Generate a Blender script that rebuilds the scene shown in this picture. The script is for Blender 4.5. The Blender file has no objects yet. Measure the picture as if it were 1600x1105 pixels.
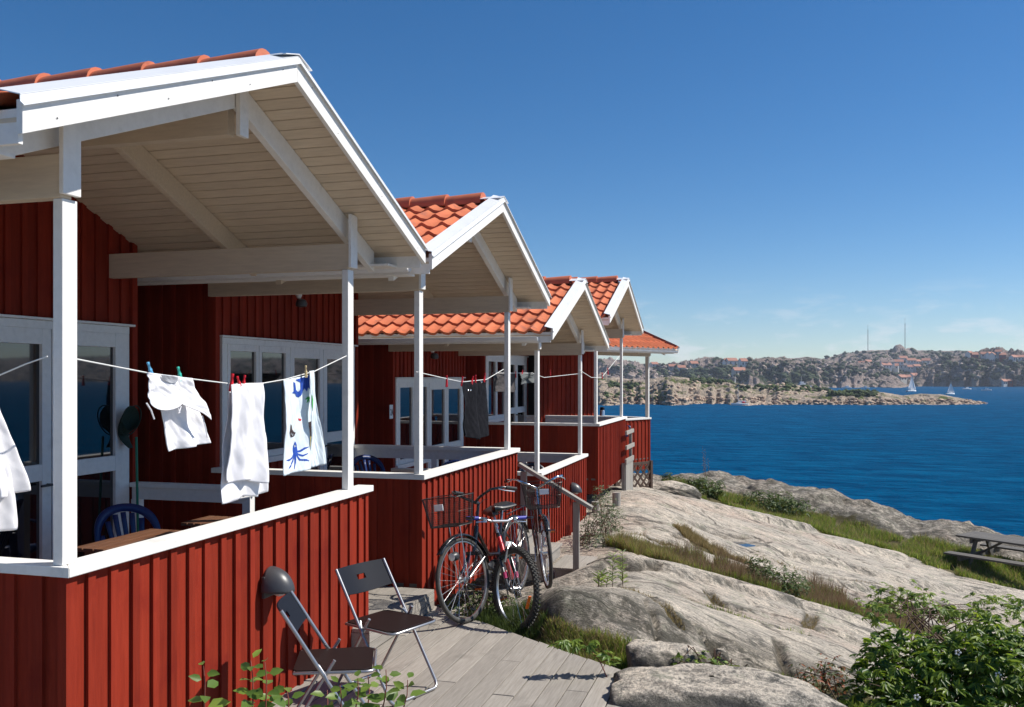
import bpy, bmesh, math, random
import numpy as np
from mathutils import Vector, Matrix
random.seed(7); rng = np.random.default_rng(7)
R = math.radians
S = bpy.context.scene
COL = S.collection
# ---------------------------------------------------------------- camera
TH = math.atan(410/1423); CT, ST = math.cos(TH), math.sin(TH)
cd = bpy.data.cameras.new('camera'); cam = bpy.data.objects.new('camera', cd); COL.objects.link(cam)
cd.sensor_width = 36; cd.lens = 1423/1600*36; cd.shift_y = 35.5/1600; cd.clip_start = .05; cd.clip_end = 9000
cam.location = (0,0,2); cam.rotation_euler = (R(90),0,TH)
S.camera = cam
# ---------------------------------------------------------------- light
SUN_AZ, SUN_EL = 25, 48            # azimuth measured from +X towards +Y
S.view_settings.view_transform = 'Standard'; S.view_settings.look = 'None'
S.view_settings.exposure = 0.32; S.view_settings.gamma = 1
sd = bpy.data.lights.new('sun','SUN'); sd.energy = 5.0; sd.angle = R(.53); sd.color = (1,.95,.87)
so = bpy.data.objects.new('sun', sd); COL.objects.link(so)
sv = Vector((math.cos(R(SUN_EL))*math.cos(R(SUN_AZ)), math.cos(R(SUN_EL))*math.sin(R(SUN_AZ)), math.sin(R(SUN_EL))))
so.rotation_euler = (-sv).to_track_quat('-Z','Y').to_euler(); so.location = (30,20,40)
W = bpy.data.worlds.new('World'); S.world = W; W.use_nodes = True
wt = W.node_tree; wt.nodes.clear()
def N(t, ty, **k):
    n = t.nodes.new(ty)
    for a, b in k.items(): setattr(n, a, b)
    return n
out = N(wt,'ShaderNodeOutputWorld'); bg = N(wt,'ShaderNodeBackground'); bg.inputs[1].default_value = .088
sky = N(wt,'ShaderNodeTexSky', sky_type='NISHITA', sun_disc=False, sun_elevation=R(SUN_EL), sun_rotation=R(90-SUN_AZ), altitude=0, air_density=.8, dust_density=.1, ozone_density=4.0)
tc = N(wt,'ShaderNodeTexCoord'); mp = N(wt,'ShaderNodeMapping'); mp.inputs['Scale'].default_value = (5,5,17)
nz = N(wt,'ShaderNodeTexNoise'); nz.inputs['Scale'].default_value = 3.2; nz.inputs['Detail'].default_value = 7; nz.inputs['Roughness'].default_value = .62
cr = N(wt,'ShaderNodeValToRGB'); cr.color_ramp.elements[0].position = .52; cr.color_ramp.elements[1].position = .64
sep = N(wt,'ShaderNodeSeparateXYZ')
band = N(wt,'ShaderNodeMapRange'); band.inputs[1].default_value = .10; band.inputs[2].default_value = .03; band.inputs[3].default_value = 0; band.inputs[4].default_value = .45
low = N(wt,'ShaderNodeMapRange'); low.inputs[1].default_value = 0; low.inputs[2].default_value = .02
mul = N(wt,'ShaderNodeMath', operation='MULTIPLY'); mul2 = N(wt,'ShaderNodeMath', operation='MULTIPLY')
mx = N(wt,'ShaderNodeMixRGB'); mx.inputs[2].default_value = (8.2,8.4,8.9,1)
L = wt.links.new
L(tc.outputs['Generated'], mp.inputs[0]); L(mp.outputs[0], nz.inputs[0]); L(nz.outputs[0], cr.inputs[0])
L(tc.outputs['Generated'], sep.inputs[0]); L(sep.outputs[2], band.inputs[0]); L(sep.outputs[2], low.inputs[0])
L(cr.outputs[0], mul.inputs[0]); L(band.outputs[0], mul.inputs[1]); L(mul.outputs[0], mul2.inputs[0]); L(low.outputs[0], mul2.inputs[1])
hsv = N(wt,'ShaderNodeHueSaturation'); hsv.inputs['Saturation'].default_value = 1.28
L(sky.outputs[0], hsv.inputs['Color']); L(hsv.outputs[0], mx.inputs[1]); L(mul2.outputs[0], mx.inputs[0]); L(mx.outputs[0], bg.inputs[0]); L(bg.outputs[0], out.inputs[0])
# ---------------------------------------------------------------- helpers
def UD(u, d): return (u*CT - d*ST, u*ST + d*CT)
def P(px, py, d):
    u = (px-800)/1423*d; x, y = UD(u, d); return Vector((x, y, 2-(py-588)/1423*d))
def PX(px, py, X):                 # point seen at px,py on the vertical plane x = X
    t = (px-800)/1423; d = X/(t*CT-ST); return P(px, py, d)
def PZ(px, py, z):
    return P(px, py, 1423*(2-z)/(py-588))
def tag(o, label=None, cat=None, group=None, kind=None):
    if label: o['label'] = label
    if cat: o['category'] = cat
    if group: o['group'] = group
    if kind: o['kind'] = kind
    return o
def empty(name, loc=(0,0,0), rz=0, label=None, cat=None, group=None, rot=None):
    o = bpy.data.objects.new(name, None); COL.objects.link(o); o.location = loc
    o.rotation_euler = rot if rot is not None else (0,0,rz); o.empty_display_size = .1
    return tag(o, label, cat, group)
class MB:
    def __init__(s): s.v = []; s.f = []; s.M = None
    def add(s, vs, fs):
        b = len(s.v)
        if s.M is not None: vs = [s.M @ Vector(v) for v in vs]
        s.v += [tuple(v) for v in vs]; s.f += [tuple(b+i for i in f) for f in fs]; return s
    def box(s, x0, x1, y0, y1, z0, z1):
        return s.add([(x0,y0,z0),(x1,y0,z0),(x1,y1,z0),(x0,y1,z0),(x0,y0,z1),(x1,y0,z1),(x1,y1,z1),(x0,y1,z1)],
              [(0,3,2,1),(4,5,6,7),(0,1,5,4),(1,2,6,5),(2,3,7,6),(3,0,4,7)])
    def hexa(s, b4, t4): return s.add(list(b4)+list(t4), [(0,3,2,1),(4,5,6,7),(0,1,5,4),(1,2,6,5),(2,3,7,6),(3,0,4,7)])
    def bar(s, p0, p1, w, h, up=(0,0,1)):
        p0, p1 = Vector(p0), Vector(p1); a = (p1-p0).normalized(); up = Vector(up)
        r = a.cross(up)
        if r.length < 1e-4: r = a.cross(Vector((1,0,0)))
        r.normalize(); u = r.cross(a); r *= w/2; u *= h/2
        return s.hexa([p0-r-u,p0+r-u,p0+r+u,p0-r+u],[p1-r-u,p1+r-u,p1+r+u,p1-r+u])
    def prism(s, poly, axis, a0, a1):      # poly of 2-tuples in the other two axes (order y,z / x,z / x,y)
        n = len(poly)
        def mk(a, p):
            if axis == 0: return (a, p[0], p[1])
            if axis == 1: return (p[0], a, p[1])
            return (p[0], p[1], a)
        return s.add([mk(a0,p) for p in poly]+[mk(a1,p) for p in poly],
            [tuple(range(n))[::-1], tuple(range(n,2*n))]+[(i,(i+1)%n,n+(i+1)%n,n+i) for i in range(n)])
    def tube(s, pts, r, n=8, closed=False, cap=True):
        pts = [Vector(p) for p in pts]; m = len(pts); rs = r if isinstance(r,(list,tuple)) else [r]*m
        vs = []; prev = None
        for i, p in enumerate(pts):
            if closed: t = pts[(i+1)%m]-pts[i-1]
            else: t = pts[min(i+1,m-1)]-pts[max(i-1,0)]
            if t.length < 1e-9: t = Vector((0,0,1))
            t.normalize()
            if prev is None:
                q = t.cross(Vector((0,0,1)))
                if q.length < .05: q = t.cross(Vector((1,0,0)))
            else: q = prev - t*prev.dot(t)
            if q.length < 1e-6: q = t.cross(Vector((0,1,.3)))
            q.normalize(); prev = q; w = t.cross(q)
            for k in range(n):
                a = 2*math.pi*k/n; vs.append(p+(q*math.cos(a)+w*math.sin(a))*rs[i])
        fs = []
        for i in range(m if closed else m-1):
            for k in range(n):
                j = (i+1)%m; fs.append((i*n+k, i*n+(k+1)%n, j*n+(k+1)%n, j*n+k))
        if cap and not closed: fs += [tuple(range(n))[::-1], tuple((m-1)*n+k for k in range(n))]
        return s.add(vs, fs)
    def lathe(s, prof, n=20, c=(0,0,0), axis=2, ang=2*math.pi):
        vs = []; m = len(prof); full = ang > 6.28
        nn = n if full else n+1
        for (r, z) in prof:
            for k in range(nn):
                a = ang*k/n
                v = [r*math.cos(a), r*math.sin(a), z]
                if axis == 0: v = [z, r*math.cos(a), r*math.sin(a)]
                if axis == 1: v = [r*math.cos(a), z, r*math.sin(a)]
                vs.append(Vector(v)+Vector(c))
        fs = []
        for i in range(m-1):
            for k in range(n):
                k2 = (k+1)%nn; fs.append((i*nn+k, i*nn+k2, (i+1)*nn+k2, (i+1)*nn+k))
        return s.add(vs, fs)
    def ball(s, c, r, n=10, sc=(1,1,1)):
        pr = [(max(1e-4,r*math.sin(math.pi*i/n)), -r*math.cos(math.pi*i/n)) for i in range(n+1)]
        b = len(s.v); s.lathe(pr, n*2)
        for i in range(b, len(s.v)):
            v = s.v[i]; s.v[i] = (v[0]*sc[0]+c[0], v[1]*sc[1]+c[1], v[2]*sc[2]+c[2])
        return s
    def grid(s, fn, nu, nv):
        vs = [fn(i/nu, j/nv) for j in range(nv+1) for i in range(nu+1)]
        return s.add(vs, [(j*(nu+1)+i, j*(nu+1)+i+1, (j+1)*(nu+1)+i+1, (j+1)*(nu+1)+i) for j in range(nv) for i in range(nu)])
    def build(s, name, m, parent=None, smooth=False, bevel=0, label=None, solid=0):
        me = bpy.data.meshes.new(name); me.from_pydata(s.v, [], s.f); me.update()
        me.materials.append(m)
        if smooth:
            me.polygons.foreach_set('use_smooth', [True]*len(me.polygons))
            try: me.set_sharp_from_angle(angle=R(45 if smooth is True else smooth))
            except Exception: pass
        o = bpy.data.objects.new(name, me); COL.objects.link(o)
        if parent: o.parent = parent
        if solid:
            q = o.modifiers.new('solid','SOLIDIFY'); q.thickness = solid; q.offset = 0
        if bevel:
            q = o.modifiers.new('bevel','BEVEL'); q.width = bevel; q.segments = 2; q.limit_method = 'ANGLE'; q.angle_limit = R(50)
            q.harden_normals = False
        if label: o['label'] = label
        return o
def recenter(o):                    # put a one-mesh thing's origin at its base
    me = o.data; n = len(me.vertices); a = np.empty(n*3); me.vertices.foreach_get('co', a); a = a.reshape(-1,3)
    c = np.array([a[:,0].mean(), a[:,1].mean(), a[:,2].min()]); a -= c; me.vertices.foreach_set('co', a.ravel()); me.update()
    o.location = Vector(o.location)+Vector(c); return o
# ---------------------------------------------------------------- materials
MT = {}
def mat(name, col, rough=.6, col2=None, scale=6, st=(1,1,1), ramp=(.35,.65), bump=0, bscale=60, bst=None, metal=0, spec=.5, isl=0, rvar=0, col3=None, c3=(.6,.7), c3s=2, coat=0, trans=0, bdist=.01):
    m = bpy.data.materials.new(name); m.use_nodes = True; t = m.node_tree; b = t.nodes['Principled BSDF']; l = t.links.new
    b.inputs['Roughness'].default_value = rough; b.inputs['Metallic'].default_value = metal
    b.inputs['Specular IOR Level'].default_value = spec; b.inputs['Coat Weight'].default_value = coat
    c = (*col,1); b.inputs['Base Color'].default_value = c
    tcn = N(t,'ShaderNodeTexCoord'); last = None
    def noise(sc, stv, det=5):
        mp = N(t,'ShaderNodeMapping'); mp.inputs['Scale'].default_value = stv; l(tcn.outputs['Object'], mp.inputs[0])
        n = N(t,'ShaderNodeTexNoise'); n.inputs['Scale'].default_value = sc; n.inputs['Detail'].default_value = det; n.inputs['Roughness'].default_value = .6; l(mp.outputs[0], n.inputs[0]); return n.outputs[0]
    if col2:
        r = N(t,'ShaderNodeValToRGB'); r.color_ramp.elements[0].position = ramp[0]; r.color_ramp.elements[1].position = ramp[1]
        r.color_ramp.elements[0].color = c; r.color_ramp.elements[1].color = (*col2,1)
        l(noise(scale, st), r.inputs[0]); last = r.outputs[0]
    if col3:
        r3 = N(t,'ShaderNodeMapRange'); r3.inputs[1].default_value = c3[0]; r3.inputs[2].default_value = c3[1]; l(noise(c3s,(1,1,1),6), r3.inputs[0])
        q = N(t,'ShaderNodeMixRGB'); q.inputs[1].default_value = c; q.inputs[2].default_value = (*col3,1); l(r3.outputs[0], q.inputs[0])
        if last: l(last, q.inputs[1])
        last = q.outputs[0]
    if isl:
        g = N(t,'ShaderNodeNewGeometry'); h = N(t,'ShaderNodeHueSaturation'); h.inputs['Color'].default_value = c
        if last: l(last, h.inputs['Color'])
        r2 = N(t,'ShaderNodeMapRange'); r2.inputs[3].default_value = 1-isl; r2.inputs[4].default_value = 1+isl; l(g.outputs['Random Per Island'], r2.inputs[0]); l(r2.outputs[0], h.inputs['Value'])
        last = h.outputs[0]
    if last: l(last, b.inputs['Base Color'])
    if rvar:
        r4 = N(t,'ShaderNodeMapRange'); r4.inputs[3].default_value = rough-rvar; r4.inputs[4].default_value = rough+rvar; l(noise(9,(1,1,1)), r4.inputs[0]); l(r4.outputs[0], b.inputs['Roughness'])
    if bump:
        bn = N(t,'ShaderNodeBump'); bn.inputs['Strength'].default_value = bump; bn.inputs['Distance'].default_value = bdist
        l(noise(bscale, bst or st), bn.inputs['Height']); l(bn.outputs[0], b.inputs['Normal'])
    if trans:                        # thin leaf: light passes through
        tr = N(t,'ShaderNodeBsdfTranslucent'); ms = N(t,'ShaderNodeMixShader'); ms.inputs[0].default_value = trans
        tr.inputs[0].default_value = (col[0]*2.2, col[1]*1.9, col[2]*.6, 1)
        o = t.nodes['Material Output']; l(b.outputs[0], ms.inputs[1]); l(tr.outputs[0], ms.inputs[2]); l(ms.outputs[0], o.inputs['Surface'])
    MT[name] = m; return m
red = mat('red_paint', (.265,.029,.013), .78, (.20,.020,.009), 3, (14,14,1.2), (.3,.7), .5, 5, (60,60,2), isl=.16, col3=(.19,.017,.009), c3=(.54,.70), c3s=3.2, bdist=.004, spec=.12)
redn = red
white = mat('white_paint', (.82,.80,.76), .55, (.75,.73,.69), 4, (6,6,6), (.4,.75), .25, 30, (1,1,1), spec=.4, col3=(.62,.60,.56), c3=(.60,.78), c3s=5, bdist=.003)
whitew = mat('weathered_white', (.78,.77,.73), .6, (.66,.65,.61), 5, (3,3,3), (.4,.7), .3, 40, (1,1,1), spec=.3, col3=(.40,.38,.34), c3=(.66,.76), c3s=9, bdist=.003)
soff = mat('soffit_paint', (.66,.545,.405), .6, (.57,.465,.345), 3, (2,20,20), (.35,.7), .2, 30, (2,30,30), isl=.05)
metalw = mat('white_metal', (.80,.81,.82), .32, (.74,.75,.76), 3, spec=.5)
tile = mat('clay_tile', (.60,.175,.075), .7, (.50,.13,.06), 6, (1,1,1), (.35,.7), .3, 60, isl=.13, col3=(.33,.12,.075), c3=(.56,.72), c3s=5, spec=.25)
ridgem = mat('ridge_tile', (.60,.17,.08), .65, (.48,.13,.06), 5, isl=.08, bump=.2, col3=(.30,.10,.06), c3=(.6,.75), c3s=6)
glass = mat('window_glass', (.006,.007,.009), .03, spec=1.0); 
glass.node_tree.nodes['Principled BSDF'].inputs['IOR'].default_value = 1.6
greyw = mat('grey_wood', (.34,.31,.27), .8, (.235,.21,.18), 3, (25,1.5,25), (.3,.7), .4, 6, (60,3,60), isl=.13, col3=(.20,.18,.155), c3=(.60,.75), c3s=2.5, bdist=.004)
greyv = mat('grey_post_wood', (.33,.31,.28), .8, (.24,.22,.19), 3, (20,20,2), (.3,.7), .4, 6, (50,50,3), isl=.12, bdist=.004)
darkm = mat('dark_metal', (.035,.035,.038), .42, (.05,.05,.052), 8, spec=.5)
floorm = mat('porch_boards', (.16,.13,.11), .7, (.11,.09,.075), 3, (2,20,20), isl=.1)
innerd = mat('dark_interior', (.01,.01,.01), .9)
# ---------------------------------------------------------------- cabins
PITCH = .405; HB = 2.0; YC = 1.46
def boards(mb, o, ud, nd, L, z0, top, pitch=.145, openings=(), bw=.048, bt=.017, thick=.02, jit=.004):
    """vertical boards with battens; o = origin, ud along, nd outward; top(u) gives the upper edge"""
    o = Vector(o); ud = Vector(ud); nd = Vector(nd)
    n = max(1, round(L/pitch)); p = L/n
    def col(u0, u1, n0, n1):
        ints = [(z0, None)]
        for (a, b, c, d) in openings:
            if u0 < b-.02 and u1 > a+.02:
                new = []
                for (lo, hi) in ints:
                    new.append((lo, c))
                    new.append((d, hi))
                ints = new
        for lo, hi in ints:
            ta = top(u0) if hi is None else hi; tb = top(u1) if hi is None else hi
            if lo is None or ta-lo < .02: continue
            pa, pb = o+ud*u0, o+ud*u1; q0, q1 = nd*n0, nd*n1
            z = Vector((0,0,1))
            mb.hexa([pa+q0+z*lo, pb+q0+z*lo, pb+q1+z*lo, pa+q1+z*lo],[pa+q0+z*ta, pb+q0+z*tb, pb+q1+z*tb, pa+q1+z*ta])
    for i in range(n):
        col(i*p+.0005, (i+1)*p-.0005, -thick, random.uniform(-.001,.001))
    for i in range(n+1):
        u = min(max(i*p+random.uniform(-jit,jit), bw/2), L-bw/2)
        col(u-bw/2, u+bw/2, .0015, bt+random.uniform(-.0015,.0015))
def roof_z(y): return 2.885 + PITCH*(HB-abs(y-YC))      # bottom edge of the barge board
def cabin(name, loc, label, rz=0, depth=-8.0, L=3.1, wx=-2.15, far='open', near_ext=0, zb=-.06, zoff=0, windows=True, endw=None, roofx=None):
    C = empty(name, loc, rz, label, 'cabin', 'row of red porch cabins')
    cx = depth if roofx is None else roofx
    yl, yr = YC-HB-near_ext, YC+HB
    rz_ = lambda y: 2.885 + PITCH*(HB-abs(y-YC)) + zoff
    top = lambda y: rz_(y)+.060
    # house walls
    mb = MB(); y0, y1 = .08, L
    op = [(.23-y0,1.37-y0,1.19,2.40),(1.37-y0,2.95-y0,.28,2.40)] if windows else []
    boards(mb, (wx,y0,0), (0,1,0), (1,0,0), y1-y0, .2, lambda u: top(y0+u), openings=op)
    boards(mb, (depth,y0,0), (1,0,0), (0,-1,0), wx-depth, zb-.4, lambda u: top(y0))
    boards(mb, (wx,y1,0), (-1,0,0), (0,1,0), wx-depth, zb-.4, lambda u: top(y1)-.02)
    mb.box(wx-.0,wx+.03,y0-.02,y0+.045,.2,top(y0)); mb.box(wx,wx+.03,y1-.05,y1+.01,.2,top(y1))
    mb.build('house_wall', red, C)
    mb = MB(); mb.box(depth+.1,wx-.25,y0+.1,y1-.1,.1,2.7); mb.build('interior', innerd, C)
    if windows:
        def leaf(nm, a, b, z0, z1, mid=None):
            f = MB(); x0, x1 = wx-.01, wx+.035; s = .05 if mid is None else .085
            f.box(x0,x1,a,a+s,z0,z1); f.box(x0,x1,b-s,b,z0,z1); f.box(x0,x1-.001,a+s,b-s,z1-s*1.3,z1); f.box(x0,x1-.001,a+s,b-s,z0,z0+s*1.3)
            if mid: f.box(x0,x1-.001,a+s,b-s,mid-.06,mid+.06)
            o = f.build(nm, white, C, bevel=.004)
            g = MB(); g.box(wx+.0,wx+.008,a+s-.005,b-s+.005,z0+.05,z1-.05); g.build('glass_pane', glass, o)
            if nm == 'door' :
                h = MB(); yy = b-.04 if a < 2 else a+.04
                h.tube([(wx+.035,yy,1.22),(wx+.08,yy,1.22),(wx+.08,yy+(-.1 if a<2 else .1),1.22)],.009,8); h.build('door_handle', darkm, o, smooth=True)
        leaf('window', .25,.80,1.20,2.34); leaf('window', .81,1.38,1.20,2.34)
        leaf('door', 1.43,2.175,.3,2.34,1.31); leaf('door', 2.185,2.93,.3,2.34,1.31)
        t = MB(); t.box(wx,wx+.03,.17,.25,1.12,2.34); t.box(wx,wx+.03,2.93,3.01,.25,2.34); t.box(wx,wx+.03,1.38,1.43,.3,2.34)
        t.box(wx,wx+.032,.17,3.01,2.34,2.40); t.box(wx,wx+.06,.13,3.05,2.402,2.42); t.box(wx,wx+.06,.15,1.40,1.14,1.198)
        t.build('window_trim', white, C, bevel=.003)
    # floor and panels
    mb = MB(); n = 15
    for i in range(n): mb.box(wx, -.05, .03+i*(L-.06)/n+.003, .03+(i+1)*(L-.06)/n-.003, .185, .215)
    mb.box(wx,-.08,.05,L-.05,.02,.18)
    mb.build('porch_floor', floorm, C)
    mb = MB()
    boards(mb, (-.045,.03,0), (0,1,0), (1,0,0), L-.06, zb, lambda u: 1.128, jit=.006)
    boards(mb, (wx,.035,0), (1,0,0), (0,-1,0), -.03-wx, zb, lambda u: 1.128, pitch=.15)
    mb.box(-.047,-.027,.012,.03,zb,1.128); mb.box(-.062,-.027,.03,.075,zb,1.126)
    mb.build('porch_panel', red, C)
    if far == 'panel' or far == 'rail':
        mb = MB(); mb.box(wx,-.131,L-.12,L,1.13,1.175); mb.box(wx,-.131,L-.09,L-.05,1.02,1.128); mb.box(-1.1,-1.03,L-.09,L-.02,.215,1.02)
        mb.build('far_rail', white, C, bevel=.003)
    if far == 'open':
        mb = MB(); mb.box(wx+.03,-1.02,L-.09,L+.01,1.10,1.135); mb.box(wx+.03,-1.06,L-.06,L-.02,1.0,1.10); mb.box(wx+.03,wx+.10,L-.07,L,.215,1.0); mb.box(-1.09,-1.02,L-.07,L,.215,1.1)
        mb.tube([(-1.02,L-.04,1.06),(-1.09,L-.12,1.05)],.018,8)
        mb.build('far_rail', white, C, bevel=.003)
    mb = MB(); mb.hexa([(-.13,.12,1.13),(0,0,1.13),(0,L,1.13),(-.13,L,1.13)],[(-.13,.12,1.175),(0,0,1.175),(0,L,1.175),(-.13,L,1.175)])
    mb.hexa([(wx+.02,0,1.13),(-.002,0,1.13),(-.132,.12,1.13),(wx+.02,.12,1.13)],[(wx+.02,0,1.175),(-.002,0,1.175),(-.132,.12,1.175),(wx+.02,.12,1.175)])
    mb.build('rail_cap', white, C, bevel=.004)
    mb = MB(); mb.box(-.1,-.0345,-.0015,.001,1.131,1.174); mb.box(-.033,-.002,-.002,.001,1.131,1.174); mb.build('rail_end_grain', whitew, C)
    # posts and beams
    for (pa, pb) in ((.02,.11),(2.78,2.87)):
        mb = MB(); mb.box(-.105,-.055,pa,pb,1.176,2.775+zoff*.999); mb.build('post', white, C, bevel=.004)
    for (pa, pb) in ((.01,.075),(2.79,2.855)):
        mb = MB(); mb.box(wx-.02,-.055,pa,pb,2.776+zoff,2.965+zoff)
        mb.build('beam', soff if pa < 1 else soff, C, bevel=.003)
        mb = MB(); mb.box(-.053,-.03,pa-.012,pb+.03,2.79+zoff,roof_z(pa)+.02+zoff); mb.build('beam_end_board', white, C, bevel=.003)
    for xr in (-.155, -1.2):
        mb = MB(); h = .15; x1 = xr+.05
        for (a, b) in ((yl+.12,YC-.001),(YC+.001,yr-.12)):
            mb.prism([(a,rz_(a)-.115),(b,rz_(b)-.115),(b,rz_(b)+.042),(a,rz_(a)+.042)], 0, xr, x1)
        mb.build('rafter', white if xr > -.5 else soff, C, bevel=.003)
    mb = MB(); mb.box(wx-.02,-.16,YC-.035,YC+.035,rz_(YC)-.28,rz_(YC)+.02); mb.build('ridge_beam', soff, C, bevel=.003)
    mb = MB(); mb.box(-.10,-.07,YC-.045,YC+.045,rz_(YC)-.29,rz_(YC)+.03); mb.build('king_block', white, C, bevel=.003)
    # soffit boards
    mb = MB(); n = 22
    for sgn in (-1,1):
        ye = yl if sgn < 0 else yr; LL = abs(ye-YC)
        n = round(LL/.0895)
        for i in range(n):
            a = LL*i/n; b = LL*(i+1)/n-.010; ya, yb = YC+sgn*a, YC+sgn*b
            if sgn > 0: q = [(ya,rz_(ya)+.045),(yb,rz_(yb)+.045),(yb,rz_(yb)+.062),(ya,rz_(ya)+.062)]
            else: q = [(yb,rz_(yb)+.045),(ya,rz_(ya)+.045),(ya,rz_(ya)+.062),(yb,rz_(yb)+.062)]
            mb.prism(q, 0, max(cx,wx-.02), .25)
    mb.build('soffit', soff, C)
    mb = MB()
    mb.prism([(yl+.02,rz_(yl+.02)+.064),(YC,rz_(YC)+.064),(yr-.02,rz_(yr-.02)+.064),(yr-.02,rz_(yr-.02)+.08),(YC,rz_(YC)+.08),(yl+.02,rz_(yl+.02)+.08)], 0, cx, .248)
    mb.build('roof_deck', soff, C)
    # fascia at the eaves
    for y, s in ((yl,-1),(yr,1)):
        ya, yb = sorted((y+ -s*.012, y-s*.035))
        mb = MB(); mb.box(cx,.248,ya,yb,rz_(y)-.03,rz_(y)+.10); 
        yc2, yd2 = sorted((y-s*.036, y-s*.20)); mb.box(cx,.05,yc2,yd2,rz_(y)-.03,rz_(y)-.012)
        mb.build('fascia', white, C, bevel=.002)
        g = MB(); gy = y+s*.05; gz = rz_(y)+.035
        prof = [(-math.cos(a)*.055, -math.sin(a)*.055) for a in [math.pi*k/10 for k in range(11)]]
        prof = [(-.062,.004)]+prof+[(.062,.004)]; inn = [(p[0]*.9, p[1]*.9+.002) for p in prof][::-1]
        ring = [(gy+p[0], gz+p[1]) for p in prof+inn]; g.prism(ring, 0, cx, .10)
        g.prism([(gy-.054,gz+.0),*[(gy+p[0]*.97,gz+p[1]*.97) for p in prof[1:-1]],(gy+.054,gz)], 0, .1005,.104)
        for k in range(9): xx = .02-k*.9; g.box(xx-.012,xx+.012,gy-.058,gy+.058,gz+.004,gz+.008)
        g.build('gutter', metalw, C, smooth=True)
    # barge boards with metal verge flashing
    for s in (-1,1):
        ye = yl if s < 0 else yr; hb = .128
        q = [(ye,rz_(ye)),(YC+s*.001,rz_(YC)),(YC+s*.001,rz_(YC)+hb),(ye,rz_(ye)+hb)]
        mb = MB(); mb.prism(q if s < 0 else q[::-1], 0, .251, .279)
        b = mb.build('barge_board', white, C, bevel=.002)
        if s < 0: nl_ = MB()
        for k in range(6):
            yy = ye+(YC-ye)*(k+.5)/6; zz = rz_(yy)+.035+.05*(k%2)
            nl_.add([(.2815,yy+.004*math.cos(a),zz+.004*math.sin(a)) for a in [q_*1.047 for q_ in range(6)]],[tuple(range(6))])
        if s > 0: nl_.build('nail_heads', darkm, C)
        h0, h1 = hb-.020, hb+.016; ye2 = ye+s*.015
        mb = MB()
        def st(xa, xb, za0, zb0, th):   # strip from (xa,za0) to (xb,zb0) thickness th running along the slope
            pts = []
            for yy in (ye2, YC+s*.0012): 
                pts.append([(xa,yy,rz_(yy)+za0),(xb,yy,rz_(yy)+zb0),(xb,yy,rz_(yy)+zb0+th),(xa,yy,rz_(yy)+za0+th)])
            mb.hexa(*pts)
        st(.2805,.2835,h0+.008,h0+.008,.030)
        st(.175,.2835,h1+.030,h1+.001,.004); st(.2836,.30,h0+.010,h0-.004,.004)
        mb.build('verge_flashing', metalw, C)
    n = MB(); n.prism([(YC-.15,rz_(YC-.15)+.176),(YC,rz_(YC)+.161),(YC+.15,rz_(YC+.15)+.176),(YC+.15,rz_(YC+.15)+.171),(YC,rz_(YC)+.156),(YC-.15,rz_(YC-.15)+.171)],0,.075,.29); n.build('ridge_flashing', metalw, C)
    # tiles
    mb = MB(); per = .2; dx = per/8; nx = int((.20-cx)/dx)
    for s in (-1,1):
        ye = yl if s < 0 else yr; LL = abs(ye-YC)+.03; nc = max(1,round(LL/.34))
        cs = 1/math.sqrt(1+PITCH**2)
        for c in range(nc):
            rows = []
            for (t, lift) in ((0,-.03),(0,0),(.5,0),(1.12,0)):
                yy = ye+s*.03 - s*LL*(c+t)/nc
                row = []
                for i in range(nx+1):
                    x = .20-i*dx; p = (x/per)%1
                    hgt = .021*(math.cos(2*math.pi*p)+.28*math.cos(4*math.pi*p+.7))
                    off = .106+hgt+.030*(1-t)+lift
                    row.append((x, yy - s*off*PITCH*cs*0, rz_(min(max(yy,yl),yr))+off - (PITCH*.03 if t==0 and c==0 else 0)))
                rows.append(row)
            nn = nx+1
            def band_(a, b):
                vs = rows[a]+rows[b]; fs = [(i,i+1,nn+i+1,nn+i) for i in range(nx)]
                if s < 0: fs = [f[::-1] for f in fs]
                mb.add(vs, fs)
            vs = rows[1]+rows[2]+rows[3]; fs = [(k*nn+i,k*nn+i+1,(k+1)*nn+i+1,(k+1)*nn+i) for k in (0,1) for i in range(nx)]
            if s < 0: fs = [f[::-1] for f in fs]
            # separate tiles: split every 8 columns so that each has its own tint
            for k in range(0, nx, 8):
                w = min(8, nx-k); sub = []
                for r_ in (1,2,3): sub += rows[r_][k:k+w+1]
                ff = [(a*(w+1)+i,a*(w+1)+i+1,(a+1)*(w+1)+i+1,(a+1)*(w+1)+i) for a in (0,1) for i in range(w)]
                mb.add(sub, [f[::-1] for f in ff] if s > 0 else ff)
            band_(0,1)
    mb.build('tile_roof', tile, C, smooth=60)
    mb = MB(); k = 0; x = .07; zr = rz_(YC)+.088
    while x > cx:
        x2 = x-.43; m = 10
        def rg(u, v):
            xx = x+(x2-x)*v*1.06; r = .118-.016*v; a = math.pi*(-.06+1.12*u)
            return (xx, YC-math.cos(a)*r, zr+math.sin(a)*r*.92+.012*(1-v))
        mb.grid(rg, m, 3)
        mb.add([(x,YC-math.cos(math.pi*(-.06+1.12*u/m))*.118,zr+math.sin(math.pi*(-.06+1.12*u/m))*.118*.92+.012) for u in range(m+1)]+[(x,YC-math.cos(math.pi*(-.06+1.12*u/m))*.098,zr+math.sin(math.pi*(-.06+1.12*u/m))*.098*.92) for u in range(m+1)],[(i,m+1+i,m+2+i,i+1) for i in range(m)])
        if x > .05: mb.add([(x-.001,YC-math.cos(math.pi*(-.06+1.12*u/m))*.10,zr+math.sin(math.pi*(-.06+1.12*u/m))*.10*.92) for u in range(m+1)],[tuple(range(m+1))])
        x -= .385
    mb.build('ridge_tiles', ridgem, C, smooth=True)
    return C
XR = -2.917
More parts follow.
